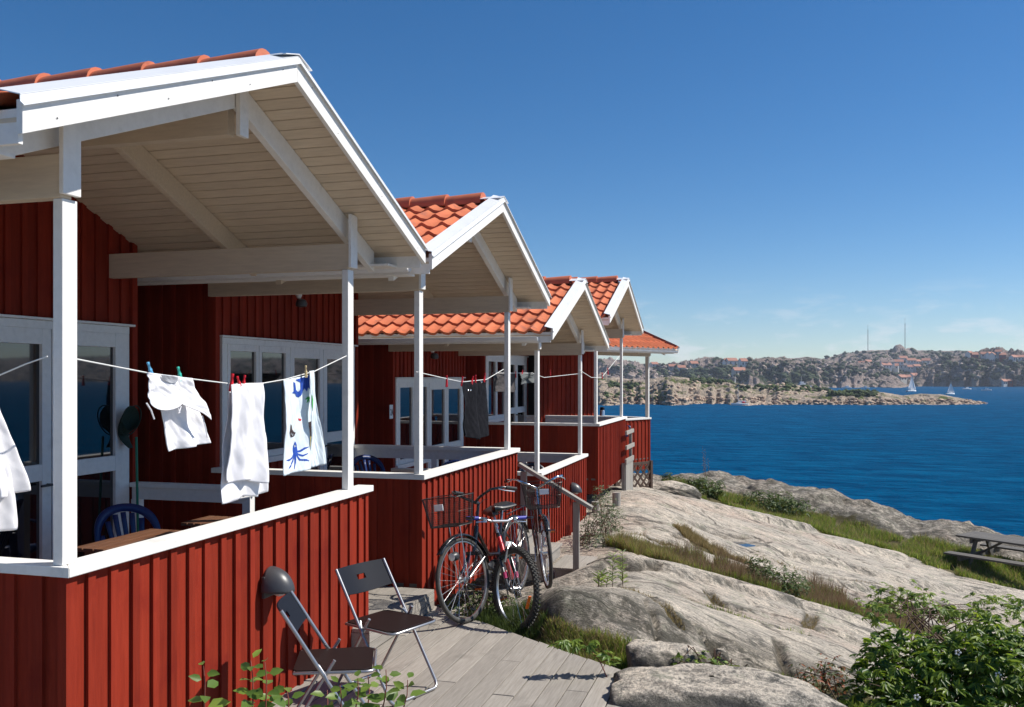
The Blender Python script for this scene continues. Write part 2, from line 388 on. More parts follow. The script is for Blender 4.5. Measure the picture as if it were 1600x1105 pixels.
c1 = cabin('wooden_cabin', (XR,3.24,0), 'nearest red cabin, its tall white gable filling the upper left', far='open')
c2 = cabin('wooden_cabin', (XR,7.38,-.03), 'second red cabin from the camera, with bicycles leaning at its porch panel', far='rail')
c3 = cabin('wooden_cabin', (XR,11.52,-.436), 'third red cabin in the row, set lower and beyond the grey handrail', far='rail')
c4 = cabin('wooden_cabin', (XR,15.62,0), 'fourth red cabin with its porch raised on posts above the rock', far='rail')
p5 = P(1018,655,21.8)
c5 = cabin('wooden_cabin', (p5.x,p5.y,p5.z-1.13), 'farthest red cabin, turned aside behind the row with a low tiled eave', rz=R(62), depth=-3.9, wx=-2.0, near_ext=.05, zoff=-.15, windows=False, far='none')
# ---------------------------------------------------------------- noise
def _h(ix, iy, seed):
    a = (ix.astype(np.int64)*374761393 + iy.astype(np.int64)*668265263 + seed*974711) & 0xffffffff
    a = ((a ^ (a >> 13))*1274126177) & 0xffffffff; a = a ^ (a >> 16)
    return (a & 0xffffff)/float(0xffffff)
def vnoise(x, y, seed=0):
    x = np.asarray(x, float); y = np.asarray(y, float)
    ix, iy = np.floor(x), np.floor(y); fx, fy = x-ix, y-iy
    fx = fx*fx*(3-2*fx); fy = fy*fy*(3-2*fy); ix = ix.astype(int); iy = iy.astype(int)
    a, b, c, d = _h(ix,iy,seed), _h(ix+1,iy,seed), _h(ix,iy+1,seed), _h(ix+1,iy+1,seed)
    return (a+(b-a)*fx)+((c+(d-c)*fx)-(a+(b-a)*fx))*fy
def fbm(x, y, seed=0, o=4, g=.5):
    r = 0; a = 1; s = 0
    for k in range(o): r = r+a*(vnoise(x*2**k, y*2**k, seed+k*17)-.5); s += a; a *= g
    return r/s*2
def grid_mesh(name, X, Y, Z, m, attrs=None, smooth=True):
    nj, ni = X.shape
    v = np.stack([X,Y,Z],-1).reshape(-1,3)
    idx = np.arange(nj*ni).reshape(nj,ni)
    f = np.stack([idx[:-1,:-1],idx[:-1,1:],idx[1:,1:],idx[1:,:-1]],-1).reshape(-1,4)
    me = bpy.data.meshes.new(name); me.vertices.add(len(v)); me.vertices.foreach_set('co', v.ravel())
    me.loops.add(f.size); me.loops.foreach_set('vertex_index', f.ravel()); me.polygons.add(len(f))
    me.polygons.foreach_set('loop_start', np.arange(len(f))*4); me.polygons.foreach_set('loop_total', np.full(len(f),4))
    me.update(calc_edges=True); me.validate()
    if smooth: me.polygons.foreach_set('use_smooth', np.ones(len(f),bool))
    for k, a in (attrs or {}).items():
        at = me.attributes.new(k,'FLOAT','POINT'); at.data.foreach_set('value', a.ravel().astype(np.float32))
    me.materials.append(m); o = bpy.data.objects.new(name, me); COL.objects.link(o); return o
# ---------------------------------------------------------------- rock ground
CP = [ # px, py, depth
 (1022,770,17.9),(1022,757,21),(1060,752,23.5),(1060,775,20.5),(1000,772,17.2),(1160,750,25),(1160,772,23),(1260,762,25),(1262,790,22.6),(1360,792,23.5),(1360,835,21),(1500,833,21.6),(1500,868,19.6),(1600,850,20.8),(1600,905,18.9),
 (1100,795,18.6),(1100,825,16.2),(1020,800,15.2),(1020,835,13),(1100,862,13.6),(1100,884,12.4),(1180,905,12.6),(1180,880,14),(1250,835,18.2),(1400,880,18.2),(1300,905,14.9),(1300,935,13.4),(1420,945,14.2),(1500,905,17.9),(1500,950,15.2),(1600,945,16.4),
 (960,800,15),(955,850,12.2),(1020,865,12.0),(960,880,10.8),(1020,890,11),(1110,910,10.9),(1200,935,11.2),(1290,965,11),(1400,990,11.6),(1000,915,9.6),(1100,945,9.5),(1200,975,9.3),(1300,1005,9.3),
 (860,921,7.9),(920,921,8.0),(980,924,8.2),(1040,938,8.4),(860,934,7.35),(920,940,7.3),(980,955,7.3),(1040,975,7.4),(1120,990,7.9),(1200,1010,8.1),(1290,1035,8.2),
 (860,1000,6.95),(920,1008,6.85),(980,1015,6.75),(1040,1040,6.75),(1120,1062,6.9),(1200,1075,7.0),(1290,1088,7.1),
 (1500,1010,12.4),(1600,1000,13.6),(1500,1080,9),(1600,1080,9.6),(1150,1100,6.3),(1300,1105,6.6),
 (835,985,7.2),(800,975,7.5)]
XY0 = []
for (px,py,d) in CP: u = (px-800)/1423*d; XY0.append((u, d, 2-(py-588)/1423*d))
for (u,d,z) in [(.3,8.6,-.2),(.5,9.6,-.38),(.6,10.8,-.5),(.9,12,-.36),(1.2,14,-.33),(1.7,16.5,-.33),(2.0,19,-.4),
    (-.35,7.6,-.06),(-1,6.5,-.16),(-.3,6.6,-.16),(.4,6.0,-.17),(.2,5,-.17),(-1,5,-.2),(-1.5,4,-.25),(1.0,5.3,-.12),(1.6,5.6,-.06),(2.4,5.4,-.1),(3.6,6,-.35),(5.5,7,-.8),(7,9,-1.3),
    (-2,8,-.22),(-3,12,-.35),(-3,18,-.5),(-6,10,-.4),(-6,20,-.7),(-9,14,-.6),(-9,5,-.4),(-1,22,-.8),(-1,2,-.25),(1,2,-.3),(3,2,-.3),(6,3,-.9),(-6,0,-.3),(0,-3,-.3),(6,-3,-1),(-5,-5,-.4),
    (10.5,14,-2.0),(12.5,18,-2.6),(14,12,-2.4),(15,6,-2.2),(14,-3,-2),(14,22,-2.9),
    (2.8,27,-1.6),(4.5,29,-2.1),(8,28.5,-2.6),(11,26.5,-2.9),(14.5,25.5,-3.5),(2,31,-4),(6,33,-5),(11,32,-5.2),(16,30,-5.6),(20,25,-5),(22,15,-4.6),(22,0,-4),(-2,29,-3.6),(-8,28,-3),(-12,22,-2)]:
    XY0.append((u,d,z))
XY0 = np.array(XY0)
def _k(r2): return np.where(r2 > 1e-9, .5*r2*np.log(r2+1e-12), 0)
_n = len(XY0); _A = np.zeros((_n+3,_n+3)); _d2 = ((XY0[:,None,:2]-XY0[None,:,:2])**2).sum(-1)
_A[:_n,:_n] = _k(_d2)+np.eye(_n)*.02; _A[:_n,_n] = 1; _A[:_n,_n+1:] = XY0[:,:2]; _A[_n,:_n] = 1; _A[_n+1:,:_n] = XY0[:,:2].T
_w = np.linalg.solve(_A, np.concatenate([XY0[:,2],[0,0,0]]))
def tps(u, d):
    r = _w[_n]+_w[_n+1]*u+_w[_n+2]*d
    for i in range(_n): r = r+_w[i]*_k((u-XY0[i,0])**2+(d-XY0[i,1])**2)
    return r
def seg(u, d, pts):               # distance to a polyline given as (px,py,depth[,half width])
    best = np.full(np.shape(u), 99.); 
    q = [((p[0]-800)/1423*p[2], p[2], p[3] if len(p) > 3 else 1) for p in pts]
    for (a, b) in zip(q[:-1], q[1:]):
        vx, vy = b[0]-a[0], b[1]-a[1]; t = np.clip(((u-a[0])*vx+(d-a[1])*vy)/(vx*vx+vy*vy), 0, 1)
        w = a[2]+(b[2]-a[2])*t
        best = np.minimum(best, np.hypot(u-a[0]-vx*t, d-a[1]-vy*t)/w)
    return best
TROUGH = [ # grass filled hollows: polyline, depression
 ([(1045,765,21.5,.5),(1110,775,21.6,.9),(1200,790,21.6,.9),(1300,818,21,1.0),(1400,848,20.2,1.0),(1500,885,19.2,1.1),(1600,912,18.6,1.1)], .10),
 ([(958,848,12.4,.2),(1010,868,12.1,.3),(1060,880,12.2,.42),(1130,893,12.4,.6),(1200,915,12.4,.62),(1280,932,12.9,.62),(1360,952,13.0,.8),(1440,975,12.7,.8)], .14),
 ([(1060,846,14.6,.12),(1110,865,13.9,.25),(1180,885,13.8,.2)], .05),
 ([(835,992,7.05,.16),(900,1008,6.75,.24),(960,1020,6.6,.25),(1030,1052,6.5,.3),(1110,1075,6.5,.36),(1200,1090,6.7,.42),(1300,1095,7.0,.5)], .10),
 ([(740,968,7.7,.25),(780,970,7.5,.25),(835,990,7.15,.16)], .02),
]
CRACK = [[(1030,943,9.3,1),(1090,955,8.95,1.2),(1150,968,9.0,.8),(1210,985,8.9,1),(1260,1000,8.9,1)],[(1108,922,10.2,1),(1128,935,9.75,1.6),(1150,950,9.35,1.4)],[(905,872,11,1),(990,893,10.4,1.4),(1030,898,10.6,1)],[(975,940,8.2,1),(1030,955,8.0,1.2),(1060,970,7.6,1)],
 [(1180,868,15.2,1),(1230,885,14.6,1.3),(1330,905,14.9,1.6),(1430,925,15.3,1.3)],[(985,838,13,1),(1040,852,12.9,1),(1080,866,13.2,1.2)],[(1270,960,10.8,1.3),(1262,985,9.9,1.2),(1300,1000,9.6,1)],[(1118,996,7.6,1),(1125,1030,7.1,1.3)],[(1215,1000,8.2,1),(1225,1030,7.7,1),(1245,1055,7.4,1)],
 [(1290,775,24,2),(1320,800,22.8,1.5)],[(1150,760,24,2),(1180,775,23,1.5)],[(1000,790,15.8,.8),(1080,812,16.2,.9),(1200,850,16.4,.9)]]
def height(u, d, detail=True):
    z = tps(u, d)
    veg = np.zeros(np.shape(u)); 
    nz_ = fbm(u*.9+3, d*.9, 5, 3)
    for pts, dep in TROUGH:
        s = seg(u, d, pts)+nz_*.45; m = np.clip(1.25-s, 0, 1); m = m*m*(3-2*m); z = z-dep*m; veg = np.maximum(veg, np.clip((1.15-s)*2.5, 0, 1))
    # rotate a little so that grooves follow the glacial direction
    a = u*.97+d*.22; b = -u*.22+d*.97
    rock = 1-veg*.7
    z = z+rock*(.085*fbm(a*.35, b*.9, 11, 4)+.035*fbm(a*.8, b*3.2, 21, 4))*np.clip((d-5.5)/3, .25, 1)
    st = fbm(a*.28+9, b*.75, 77, 3); stp = (np.abs(((st*3.3)%1)-.5)*2); z = z-.05*rock*np.clip(1-stp*5, 0, 1)*np.clip((d-7)/3,0,1)
    ph = b*.62+.9*fbm(a*.22+3, b*.35, 91, 3); fr = ph-np.floor(ph); am = np.clip(vnoise(a*.33+5, np.floor(ph)*3.1, 95)*1.7-.35, 0, 1)
    z = z+rock*.14*am*np.clip(fr*17, 0, 1)*(1-fr)*np.clip((d-7.4)/2, 0, 1)
    ph2 = b*1.5+1.1*fbm(a*.3+13, b*.5, 191, 4)+.35*a; fr2 = ph2-np.floor(ph2); am2 = np.clip(vnoise(a*.6+5, np.floor(ph2)*3.1+9, 195)*2.2-1.0, 0, 1)
    z = z+rock*.032*am2*np.clip(fr2*10, 0, 1)*(1-fr2)
    jn = np.abs(fbm(a*.16+31, b*.5+4, 201, 3)); jm = np.clip(1-jn/.010, 0, 1); z = z-.05*rock*jm
    crk = np.zeros(np.shape(u))
    wob = fbm(u*2.2, d*2.2, 41, 3)*.9
    for pts in CRACK:
        s = seg(u, d, [(p[0],p[1],p[2],p[3]*.06) for p in pts])+np.abs(wob)*.8; c = np.clip(1.3-s, 0, 1); z = z-.09*c; crk = np.maximum(crk, c)
    crk = np.maximum(crk, jm*rock*.8)
    # dark weathered crags towards the sea and at the near face
    tq = np.array([((p[0]-800)/1423*p[2], p[2], p[3]) for p in TROUGH[0][0]]); dc = np.interp(u, tq[:,0], tq[:,1]+tq[:,2]*.9)
    crag = np.clip((d-dc)/.5, 0, 1)*np.clip((u-2.6)/1,0,1); z = z+crag*(.20*fbm(u*1.4, d*1.8, 61, 5)+.14*np.clip(fbm(u*.8+4,d*1.1,63,3)*2,-1,1)*np.clip((26.5-d)/3,0,1))
    crag = np.clip(crag*1.2,0,1)
    face = np.clip(1.5-np.abs(d-7.2-.12*u)/.42, 0, 1)*np.clip((u-.2)/.2,0,1)*np.clip((3.4-u)/.8,0,1); z = z+face*(.10*fbm(u*3.2, d*4, 71, 5)-.10*np.clip(1-np.abs(fbm(u*1.5+3, d*.5, 73, 3))/.05,0,1))
    fine = .012*fbm(a*4, b*9, 31, 3); z = z+rock*fine
    return z, veg, crk, np.maximum(crag*.9, face)
def inside_deck(u, d):
    x, y = u*CT-d*ST, u*ST+d*CT
    end = 7.45-(u+.31)*1.22
    return (d < end+.18) & (x > -2.9) & (u < .95) 
ds = [-8.]
while ds[-1] < 46:
    d = ds[-1]; ds.append(d+(.35 if d < 3 else max(.028, .0052*d)))
ds = np.array(ds)
us = np.concatenate([np.arange(-13,-3,.3), np.arange(-3,-.6,.08), np.arange(-.6,4.6,.032), np.arange(4.6,12.5,.06), np.arange(12.5,26,.3)])
U, D = np.meshgrid(us, ds)
Z, VEG, CRK, CRAG = height(U, D)
Z = np.where(inside_deck(U, D), np.minimum(Z, -.10), Z)
pu, pd = (1147-800)/1423*15.9, 15.9
zc = float(height(np.array([pu]),np.array([pd]))[0][0])-.04
q = np.hypot((U-pu)/.34, (D-pd)/.26)+.12*np.sin(5*np.arctan2(D-pd,U-pu)); k_ = np.clip((2.4-q)/1.2, 0, 1); Z = Z*(1-k_)+(zc-.05+np.clip(q,0,2.4)*.042)*k_
WX, WY = U*CT-D*ST, U*ST+D*CT
gm = bpy.data.materials.new('granite'); gm.use_nodes = True; t = gm.node_tree; b = t.nodes['Principled BSDF']; l = t.links.new
def rockmat(t, an=1, base=((.77,.67,.545),(.55,.49,.41)), pink=(.62,.46,.36), dark=(.07,.068,.06), green=(.26,.27,.19), sc=1.0, veg=True, bumpd=.045):
    b = t.nodes['Principled BSDF']; l = t.links.new; b.inputs['Roughness'].default_value = .85; b.inputs['Specular IOR Level'].default_value = .25
    tcn = N(t,'ShaderNodeTexCoord')
    def noise(s, st=(1,1,1), det=6, rough=.62, rot=0):
        m = N(t,'ShaderNodeMapping'); m.inputs['Scale'].default_value = st if an else (1,1,1); m.inputs['Rotation'].default_value = (0,0,rot); l(tcn.outputs['Object'], m.inputs[0])
        n = N(t,'ShaderNodeTexNoise'); n.inputs['Scale'].default_value = s*sc; n.inputs['Detail'].default_value = det; n.inputs['Roughness'].default_value = rough; l(m.outputs[0], n.inputs[0]); return n.outputs[0]
    def mr(src, a, b_, c=0, d=1):
        r = N(t,'ShaderNodeMapRange'); r.inputs[1].default_value = a; r.inputs[2].default_value = b_; r.inputs[3].default_value = c; r.inputs[4].default_value = d; l(src, r.inputs[0]); return r.outputs[0]
    def mix(f, a, b_):
        m = N(t,'ShaderNodeMixRGB'); l(f, m.inputs[0])
        for k, x in ((1,a),(2,b_)):
            if isinstance(x, tuple): m.inputs[k].default_value = (*x,1)
            else: l(x, m.inputs[k])
        return m.outputs[0]
    def mth(op, a, b_):
        m = N(t,'ShaderNodeMath', operation=op)
        for k, x in ((0,a),(1,b_)):
            if isinstance(x,(int,float)): m.inputs[k].default_value = x
            else: l(x, m.inputs[k])
        return m.outputs[0]
    rot = -TH-.22
    c = mix(mr(noise(1.2,(1,2.2,1),6,.6,rot), .38, .62), base[0], base[1])
    c = mix(mr(noise(.7,(1,1,1),5), .52, .66, 0, .65), c, pink)
    c = mix(mr(noise(42,(1,1.8,1),4,.75,rot), .485, .56, 0, .6), c, (.20,.185,.16))
    c = mix(mr(noise(9,(.45,2.8,1),7,.8,rot), .505, .56, 0, .68), c, (.175,.165,.145))
    c = mix(mr(noise(3.1,(1,1,1),7,.75), .55, .62, 0, .6), c, green)
    c = mix(mr(noise(2.3,(.55,2.4,1),9,.8,rot), .545, .59, 0, .8), c, dark)
    c = mix(mr(noise(18,(1,1,1),5,.8), .60, .66, 0, .6), c, (.58,.53,.46))
    mp_ = N(t,'ShaderNodeMapping'); mp_.inputs['Scale'].default_value = (.42,1.15,.6); mp_.inputs['Rotation'].default_value = (0,0,rot); l(tcn.outputs['Object'], mp_.inputs[0])
    nn_ = N(t,'ShaderNodeTexNoise'); nn_.inputs['Scale'].default_value = 1.1; nn_.inputs['Detail'].default_value = 6; l(mp_.outputs[0], nn_.inputs[0])
    am_ = N(t,'ShaderNodeMixRGB'); am_.inputs[0].default_value = .42; l(mp_.outputs[0], am_.inputs[1]); l(nn_.outputs['Color'], am_.inputs[2])
    vo = N(t,'ShaderNodeTexVoronoi', feature='DISTANCE_TO_EDGE'); vo.inputs['Scale'].default_value = 1.15; l(am_.outputs[0], vo.inputs['Vector'])
    ck = mth('MULTIPLY', mr(vo.outputs['Distance'], .018, .0), mr(noise(.8), .42,.50,0,1)); c = mix(mth('MULTIPLY', ck, .8), c, (.06,.05,.04))
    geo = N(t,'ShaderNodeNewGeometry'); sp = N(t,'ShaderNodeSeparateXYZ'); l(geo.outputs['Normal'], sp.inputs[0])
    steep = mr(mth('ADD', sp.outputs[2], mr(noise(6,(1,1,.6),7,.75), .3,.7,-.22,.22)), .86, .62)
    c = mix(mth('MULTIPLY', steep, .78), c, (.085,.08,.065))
    if veg:
        at = N(t,'ShaderNodeAttribute', attribute_name='crag'); c = mix(mth('MULTIPLY', at.outputs['Fac'], mr(noise(4.5,(1,1,1),9,.85), .42,.54,.2,.96)), c, (.075,.068,.052))
        at = N(t,'ShaderNodeAttribute', attribute_name='crack'); c = mix(mth('MULTIPLY', at.outputs['Fac'], .85), c, (.07,.055,.035))
        at = N(t,'ShaderNodeAttribute', attribute_name='veg'); c = mix(mr(mth('ADD', at.outputs['Fac'], mr(noise(5),.3,.7,-.3,.3)), .35, .6), c, (.10,.085,.035))
    l(c, b.inputs['Base Color'])
    h = mth('ADD', mth('ADD', mth('MULTIPLY', noise(3.2,(.4,2.2,1),9,.75,rot), 2.4), mth('MULTIPLY', noise(14,(.7,1.6,1),8,.72,rot), .8)), mth('MULTIPLY', noise(70,(1,1,1),4,.7), .3))
    bn = N(t,'ShaderNodeBump'); bn.inputs['Strength'].default_value = .8; bn.inputs['Distance'].default_value = bumpd; h = mth('SUBTRACT', h, mth('MULTIPLY', ck, .6)); l(h, bn.inputs['Height']); l(bn.outputs[0], b.inputs['Normal'])
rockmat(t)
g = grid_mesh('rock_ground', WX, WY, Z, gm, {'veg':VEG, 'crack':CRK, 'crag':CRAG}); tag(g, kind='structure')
bmat = bpy.data.materials.new('boulder_granite'); bmat.use_nodes = True; rockmat(bmat.node_tree, 0, veg=False)
def ground_z(x, y):
    u, d = x*CT+y*ST, -x*ST+y*CT
    z = height(np.array([u]), np.array([d]))[0][0]; return float(z)
# pool of rain water
poolm = mat('pool_water', (.03,.045,.06), .03, spec=.6)
pc = UD(pu, pd)
mb = MB(); mb.add([(pc[0]+.46*math.cos(a), pc[1]+.46*math.sin(a), zc-.008) for a in [k*math.pi/14 for k in range(28)]], [tuple(range(28))])
tag(mb.build('rain_pool', poolm), kind='structure')
# ---------------------------------------------------------------- boardwalk of grey planks
mb = MB(); x = -3.9; k = 0
def deck_end(x):
    lo, hi = 3., 9.
    for _ in range(30):
        y = (lo+hi)/2; u, d = x*CT+y*ST, -x*ST+y*CT
        if d < 7.45-(u+.31)*1.22: lo = y
        else: hi = y
    return lo
while x < .95:
    w = .146+random.uniform(-.004,.004); y0 = 1.5; ye = deck_end(x+w/2)+random.uniform(-.05,.05)
    if x < -3.0: ye = 5.98
    cuts = [y0]; y = y0+random.uniform(.3,3)
    while y < ye-.25: cuts.append(y); y += random.uniform(1.6,3.4)
    cuts.append(ye)
    for a, b_ in zip(cuts[:-1], cuts[1:]):
        e = random.uniform(-.003,.003); last = b_ == cuts[-1] and x >= -3.0
        bl, br = (deck_end(x)+.03, deck_end(x+w)+.03) if last else (b_-.003, b_-.003)
        mb.hexa([(x+.004,a+.002,-.03+e),(x+w-.004,a+.002,-.03+e),(x+w-.004,br,-.03+e),(x+.004,bl,-.03+e)],[(x+.004,a+.002,e),(x+w-.004,a+.002,e),(x+w-.004,br,e),(x+.004,bl,e)])
    x += w; k += 1
tag(mb.build('boardwalk', greyw, bevel=.003), kind='structure')
# ---------------------------------------------------------------- sea
wm = bpy.data.materials.new('sea_water'); wm.use_nodes = True; t = wm.node_tree; b = t.nodes['Principled BSDF']; l = t.links.new
b.inputs['Base Color'].default_value = (.006,.040,.105,1); b.inputs['Roughness'].default_value = .3; b.inputs['IOR'].default_value = 1.33; b.inputs['Specular IOR Level'].default_value = .0
tcn = N(t,'ShaderNodeTexCoord')
def wn(scale, st, det, rot=.3):
    m = N(t,'ShaderNodeMapping'); m.inputs['Scale'].default_value = st; m.inputs['Rotation'].default_value = (0,0,rot); l(tcn.outputs['Object'], m.inputs[0])
    n = N(t,'ShaderNodeTexNoise'); n.inputs['Scale'].default_value = scale; n.inputs['Detail'].default_value = det; n.inputs['Roughness'].default_value = .6; l(m.outputs[0], n.inputs[0]); return n.outputs[0]
m1 = N(t,'ShaderNodeMath', operation='ADD'); l(wn(.55,(1,2.2,1),6), m1.inputs[0]); m2 = N(t,'ShaderNodeMath', operation='MULTIPLY'); m2.inputs[1].default_value = 1.2; l(wn(.09,(1,2.5,1),4,.1), m2.inputs[0]); l(m2.outputs[0], m1.inputs[1])
bn = N(t,'ShaderNodeBump'); bn.inputs['Strength'].default_value = 1.0; bn.inputs['Distance'].default_value = .9; l(m1.outputs[0], bn.inputs['Height']); l(bn.outputs[0], b.inputs['Normal'])
r = N(t,'ShaderNodeValToRGB'); r.color_ramp.elements[0].position=.38; r.color_ramp.elements[1].position=.66; r.color_ramp.elements[0].color=(.0005,.050,.132,1); r.color_ramp.elements[1].color=(.002,.100,.225,1)
l(wn(.22,(1,3,1),8,.0), r.inputs[0]); l(r.outputs[0], b.inputs['Base Color'])
mb = MB(); Zs = -6.0
ang = [math.pi*2*k/48 for k in range(48)]; rr = [0.1,60,300,1200,7000]
vs = [(q*math.cos(a), q*math.sin(a), Zs) for q in rr for a in ang]
mb.add(vs, [tuple(range(48))]+[(i*48+k,i*48+(k+1)%48,(i+1)*48+(k+1)%48,(i+1)*48+k) for i in range(4) for k in range(48)])
tag(mb.build('sea', wm), kind='structure')
# ---------------------------------------------------------------- far land
def landmat(name, rock1, rock2, green1, green2, thr, sc, dk):
    m = bpy.data.materials.new(name); m.use_nodes = True; t = m.node_tree; b = t.nodes['Principled BSDF']; l = t.links.new
    b.inputs['Roughness'].default_value = .9; b.inputs['Specular IOR Level'].default_value = .1
    tcn = N(t,'ShaderNodeTexCoord')
    def noise(s, det=6, st=(1,1,1.5), rough=.65):
        q = N(t,'ShaderNodeMapping'); q.inputs['Scale'].default_value = st; l(tcn.outputs['Object'], q.inputs[0])
        n = N(t,'ShaderNodeTexNoise'); n.inputs['Scale'].default_value = s*sc; n.inputs['Detail'].default_value = det; n.inputs['Roughness'].default_value = rough; l(q.outputs[0], n.inputs[0]); return n.outputs[0]
    def ramp(src, a, b_, ca, cb):
        r = N(t,'ShaderNodeValToRGB'); r.color_ramp.elements[0].position = a; r.color_ramp.elements[1].position = b_
        r.color_ramp.elements[0].color = (*ca,1); r.color_ramp.elements[1].color = (*cb,1); l(src, r.inputs[0]); return r.outputs[0]
    rk = ramp(noise(.5,8,(1,1,3),.8), .38, .62, rock2, rock1); gr = ramp(noise(.3,6), .38, .6, green1, green2)
    f = ramp(noise(.09,7,(1,1,1.5),.72), thr-.03, thr+.04, (0,0,0), (1,1,1))
    q = N(t,'ShaderNodeMixRGB'); l(f, q.inputs[0]); l(rk, q.inputs[1]); l(gr, q.inputs[2])
    at = N(t,'ShaderNodeAttribute', attribute_name='shore'); q2 = N(t,'ShaderNodeMixRGB'); l(at.outputs['Fac'], q2.inputs[0]); l(q.outputs[0], q2.inputs[1]); l(ramp(noise(.9,6,(1,1,1),.8), .35,.6, dk, tuple(min(1,c*1.25) for c in rock1)), q2.inputs[2])
    l(q2.outputs[0], b.inputs['Base Color'])
    bn = N(t,'ShaderNodeBump'); bn.inputs['Strength'].default_value = 1; bn.inputs['Distance'].default_value = 1.2/sc; l(noise(.8,8,(1,1,1),.75), bn.inputs['Height']); l(bn.outputs[0], b.inputs['Normal'])
    return m
def land(name, prof, d0, d1, m, amp, fs, seed, nd=70, nx=520, peak=.45, rim=0.05, power=.8):
    """hill whose skyline follows prof = [(px, py)], rising from the shore at depth d0 to its crest, to d1"""
    pxs = np.linspace(prof[0][0], prof[-1][0], nx); pys = np.interp(pxs, [p[0] for p in prof], [p[1] for p in prof])
    ts = np.linspace(0, 1, nd)
    PXg, T = np.meshgrid(pxs, ts)
    edge = np.clip(np.minimum(PXg-pxs[0], pxs[-1]-PXg)/((pxs[-1]-pxs[0])*rim+1), 0, 1)
    Dg = d0+(d1-d0)*T + (vnoise(PXg/25., PXg*0, seed)-.5+.5*(vnoise(PXg/7., PXg*0, seed+1)-.5))*(d1-d0)*.14*(1-T)
    top = np.tile(2-(pys-588)/1423*(d0+(d1-d0)*peak), (nd,1))
    Ug = (PXg-800)/1423*Dg; Hh = (top-Zs)
    wv = fbm(Ug*fs*.7, Dg*fs*.7, seed+9, 3)*.18*np.clip(T*6,0,1)*np.clip((1-T)*6,0,1); T2 = np.clip(T+wv, 0, 1)
    shp = np.where(T2 < peak, np.clip(T2/peak,0,1)**power, np.clip((1-T2)/(1-peak),0,1)**.7)
    st_ = shp*5+fbm(Ug*fs*1.5, Dg*fs, seed+2, 4)*1.6; fr = st_-np.floor(st_); ter = (np.floor(st_)+np.clip(fr*3.2,0,1))/5-.5/5
    shp2 = np.where(shp > .92, shp, shp*.35+np.clip(ter,0,1)*.65); shp = np.clip(shp2, 0, 1)
    n1 = fbm(Ug*fs, Dg*fs*1.2, seed, 7, .62); rd = 1-np.abs(fbm(Ug*fs*1.8+7, Dg*fs*1.8, seed+5, 6, .6))*2.2
    Zg = Zs-.6+(Hh+.6)*shp*(edge**.5) + (n1*amp+rd*amp*.45)*np.clip(Hh*.12,.2,1.3)*np.clip(shp*2.4,0,1)*np.where(T < peak, np.clip((peak-T)/peak*2.2,.12,1), .12)
    sh = np.clip(1-(Zg-Zs)/(Hh.max()*.02+1.3), 0, 1)
    X_, Y_ = Ug*CT-Dg*ST, Ug*ST+Dg*CT
    o = grid_mesh(name, X_, Y_, Zg, m, {'shore':sh}, smooth=False); tag(o, kind='structure')
    PYg = 588-(Zg-2)/Dg*1423
    def hz(px, py):                       # first surface point, from the front, seen at px,py
        i = int(np.clip(round((px-pxs[0])/(pxs[-1]-pxs[0])*(nx-1)),0,nx-1)); c_ = PYg[:int(nd*peak)+2,i]; w_ = np.where(c_ <= py)[0]
        j = int(w_[0]) if len(w_) else int(np.argmin(c_)); return Vector((X_[j,i],Y_[j,i],Zg[j,i]))
    hz.rand = lambda r: (lambda j,i: Vector((X_[j,i],Y_[j,i],Zg[j,i])))(int(r.uniform(.02,peak+.03)*nd), r.randrange(nx))
    return hz
islm = landmat('island_ground', (.58,.45,.34), (.20,.18,.15), (.055,.085,.02), (.13,.15,.045), .545, 1.6, (.05,.045,.04))
hilm = landmat('hill_ground', (.50,.39,.33), (.13,.11,.11), (.022,.038,.018), (.05,.065,.026), .525, .35, (.10,.09,.075))
clfm = landmat('cliff_ground', (.36,.28,.24), (.05,.05,.055), (.03,.05,.022), (.06,.075,.03), .56, .5, (.22,.2,.14))
isl = land('island', [(860,597),(900,592),(960,590),(1000,594),(1050,588),(1085,592),(1140,597),(1180,604),(1230,600),(1290,608),(1310,614),(1340,612),(1400,622)], 258, 390, islm, 1.9, .10, 3, 150, 900, .5, .02, power=.6)
spit = land('island', [(1180,622),(1240,617),(1300,612),(1350,611),(1380,613),(1410,618),(1440,615),(1470,616),(1500,622),(1530,628),(1552,632)], 254, 286, islm, 1.2, .16, 33, 80, 600, .5, .05, power=.6)
h0 = land('hill', [(840,572),(900,571),(945,567),(975,570),(1030,570),(1085,571),(1150,575),(1200,580)], 620, 1100, hilm, 9, .022, 8, 130, 460, .75, .03, power=.7)
h1 = land('hill', [(1100,582),(1140,575),(1175,567),(1215,562),(1260,558),(1300,565),(1345,577),(1395,590),(1420,600)], 640, 980, hilm, 10, .022, 13, 140, 480, .7, .05, power=.65)
h2 = land('hill', [(1230,575),(1290,562),(1320,553),(1360,549),(1400,547),(1500,549),(1560,553),(1620,556),(1700,560)], 780, 1250, hilm, 11, .016, 23, 150, 560, .8, .02, power=.7)
h4 = land('hill', [(1690,560),(1800,560),(2300,550),(3000,535),(4000,540),(5200,530)], 780, 1250, hilm, 9, .012, 43, 50, 500, .8, .01)
h3 = land('cliff', [(1420,598),(1445,580),(1465,566),(1480,560),(1520,560),(1600,563),(1720,566),(1800,580)], 700, 900, clfm, 11, .03, 29, 120, 460, .5, .03, power=.3)
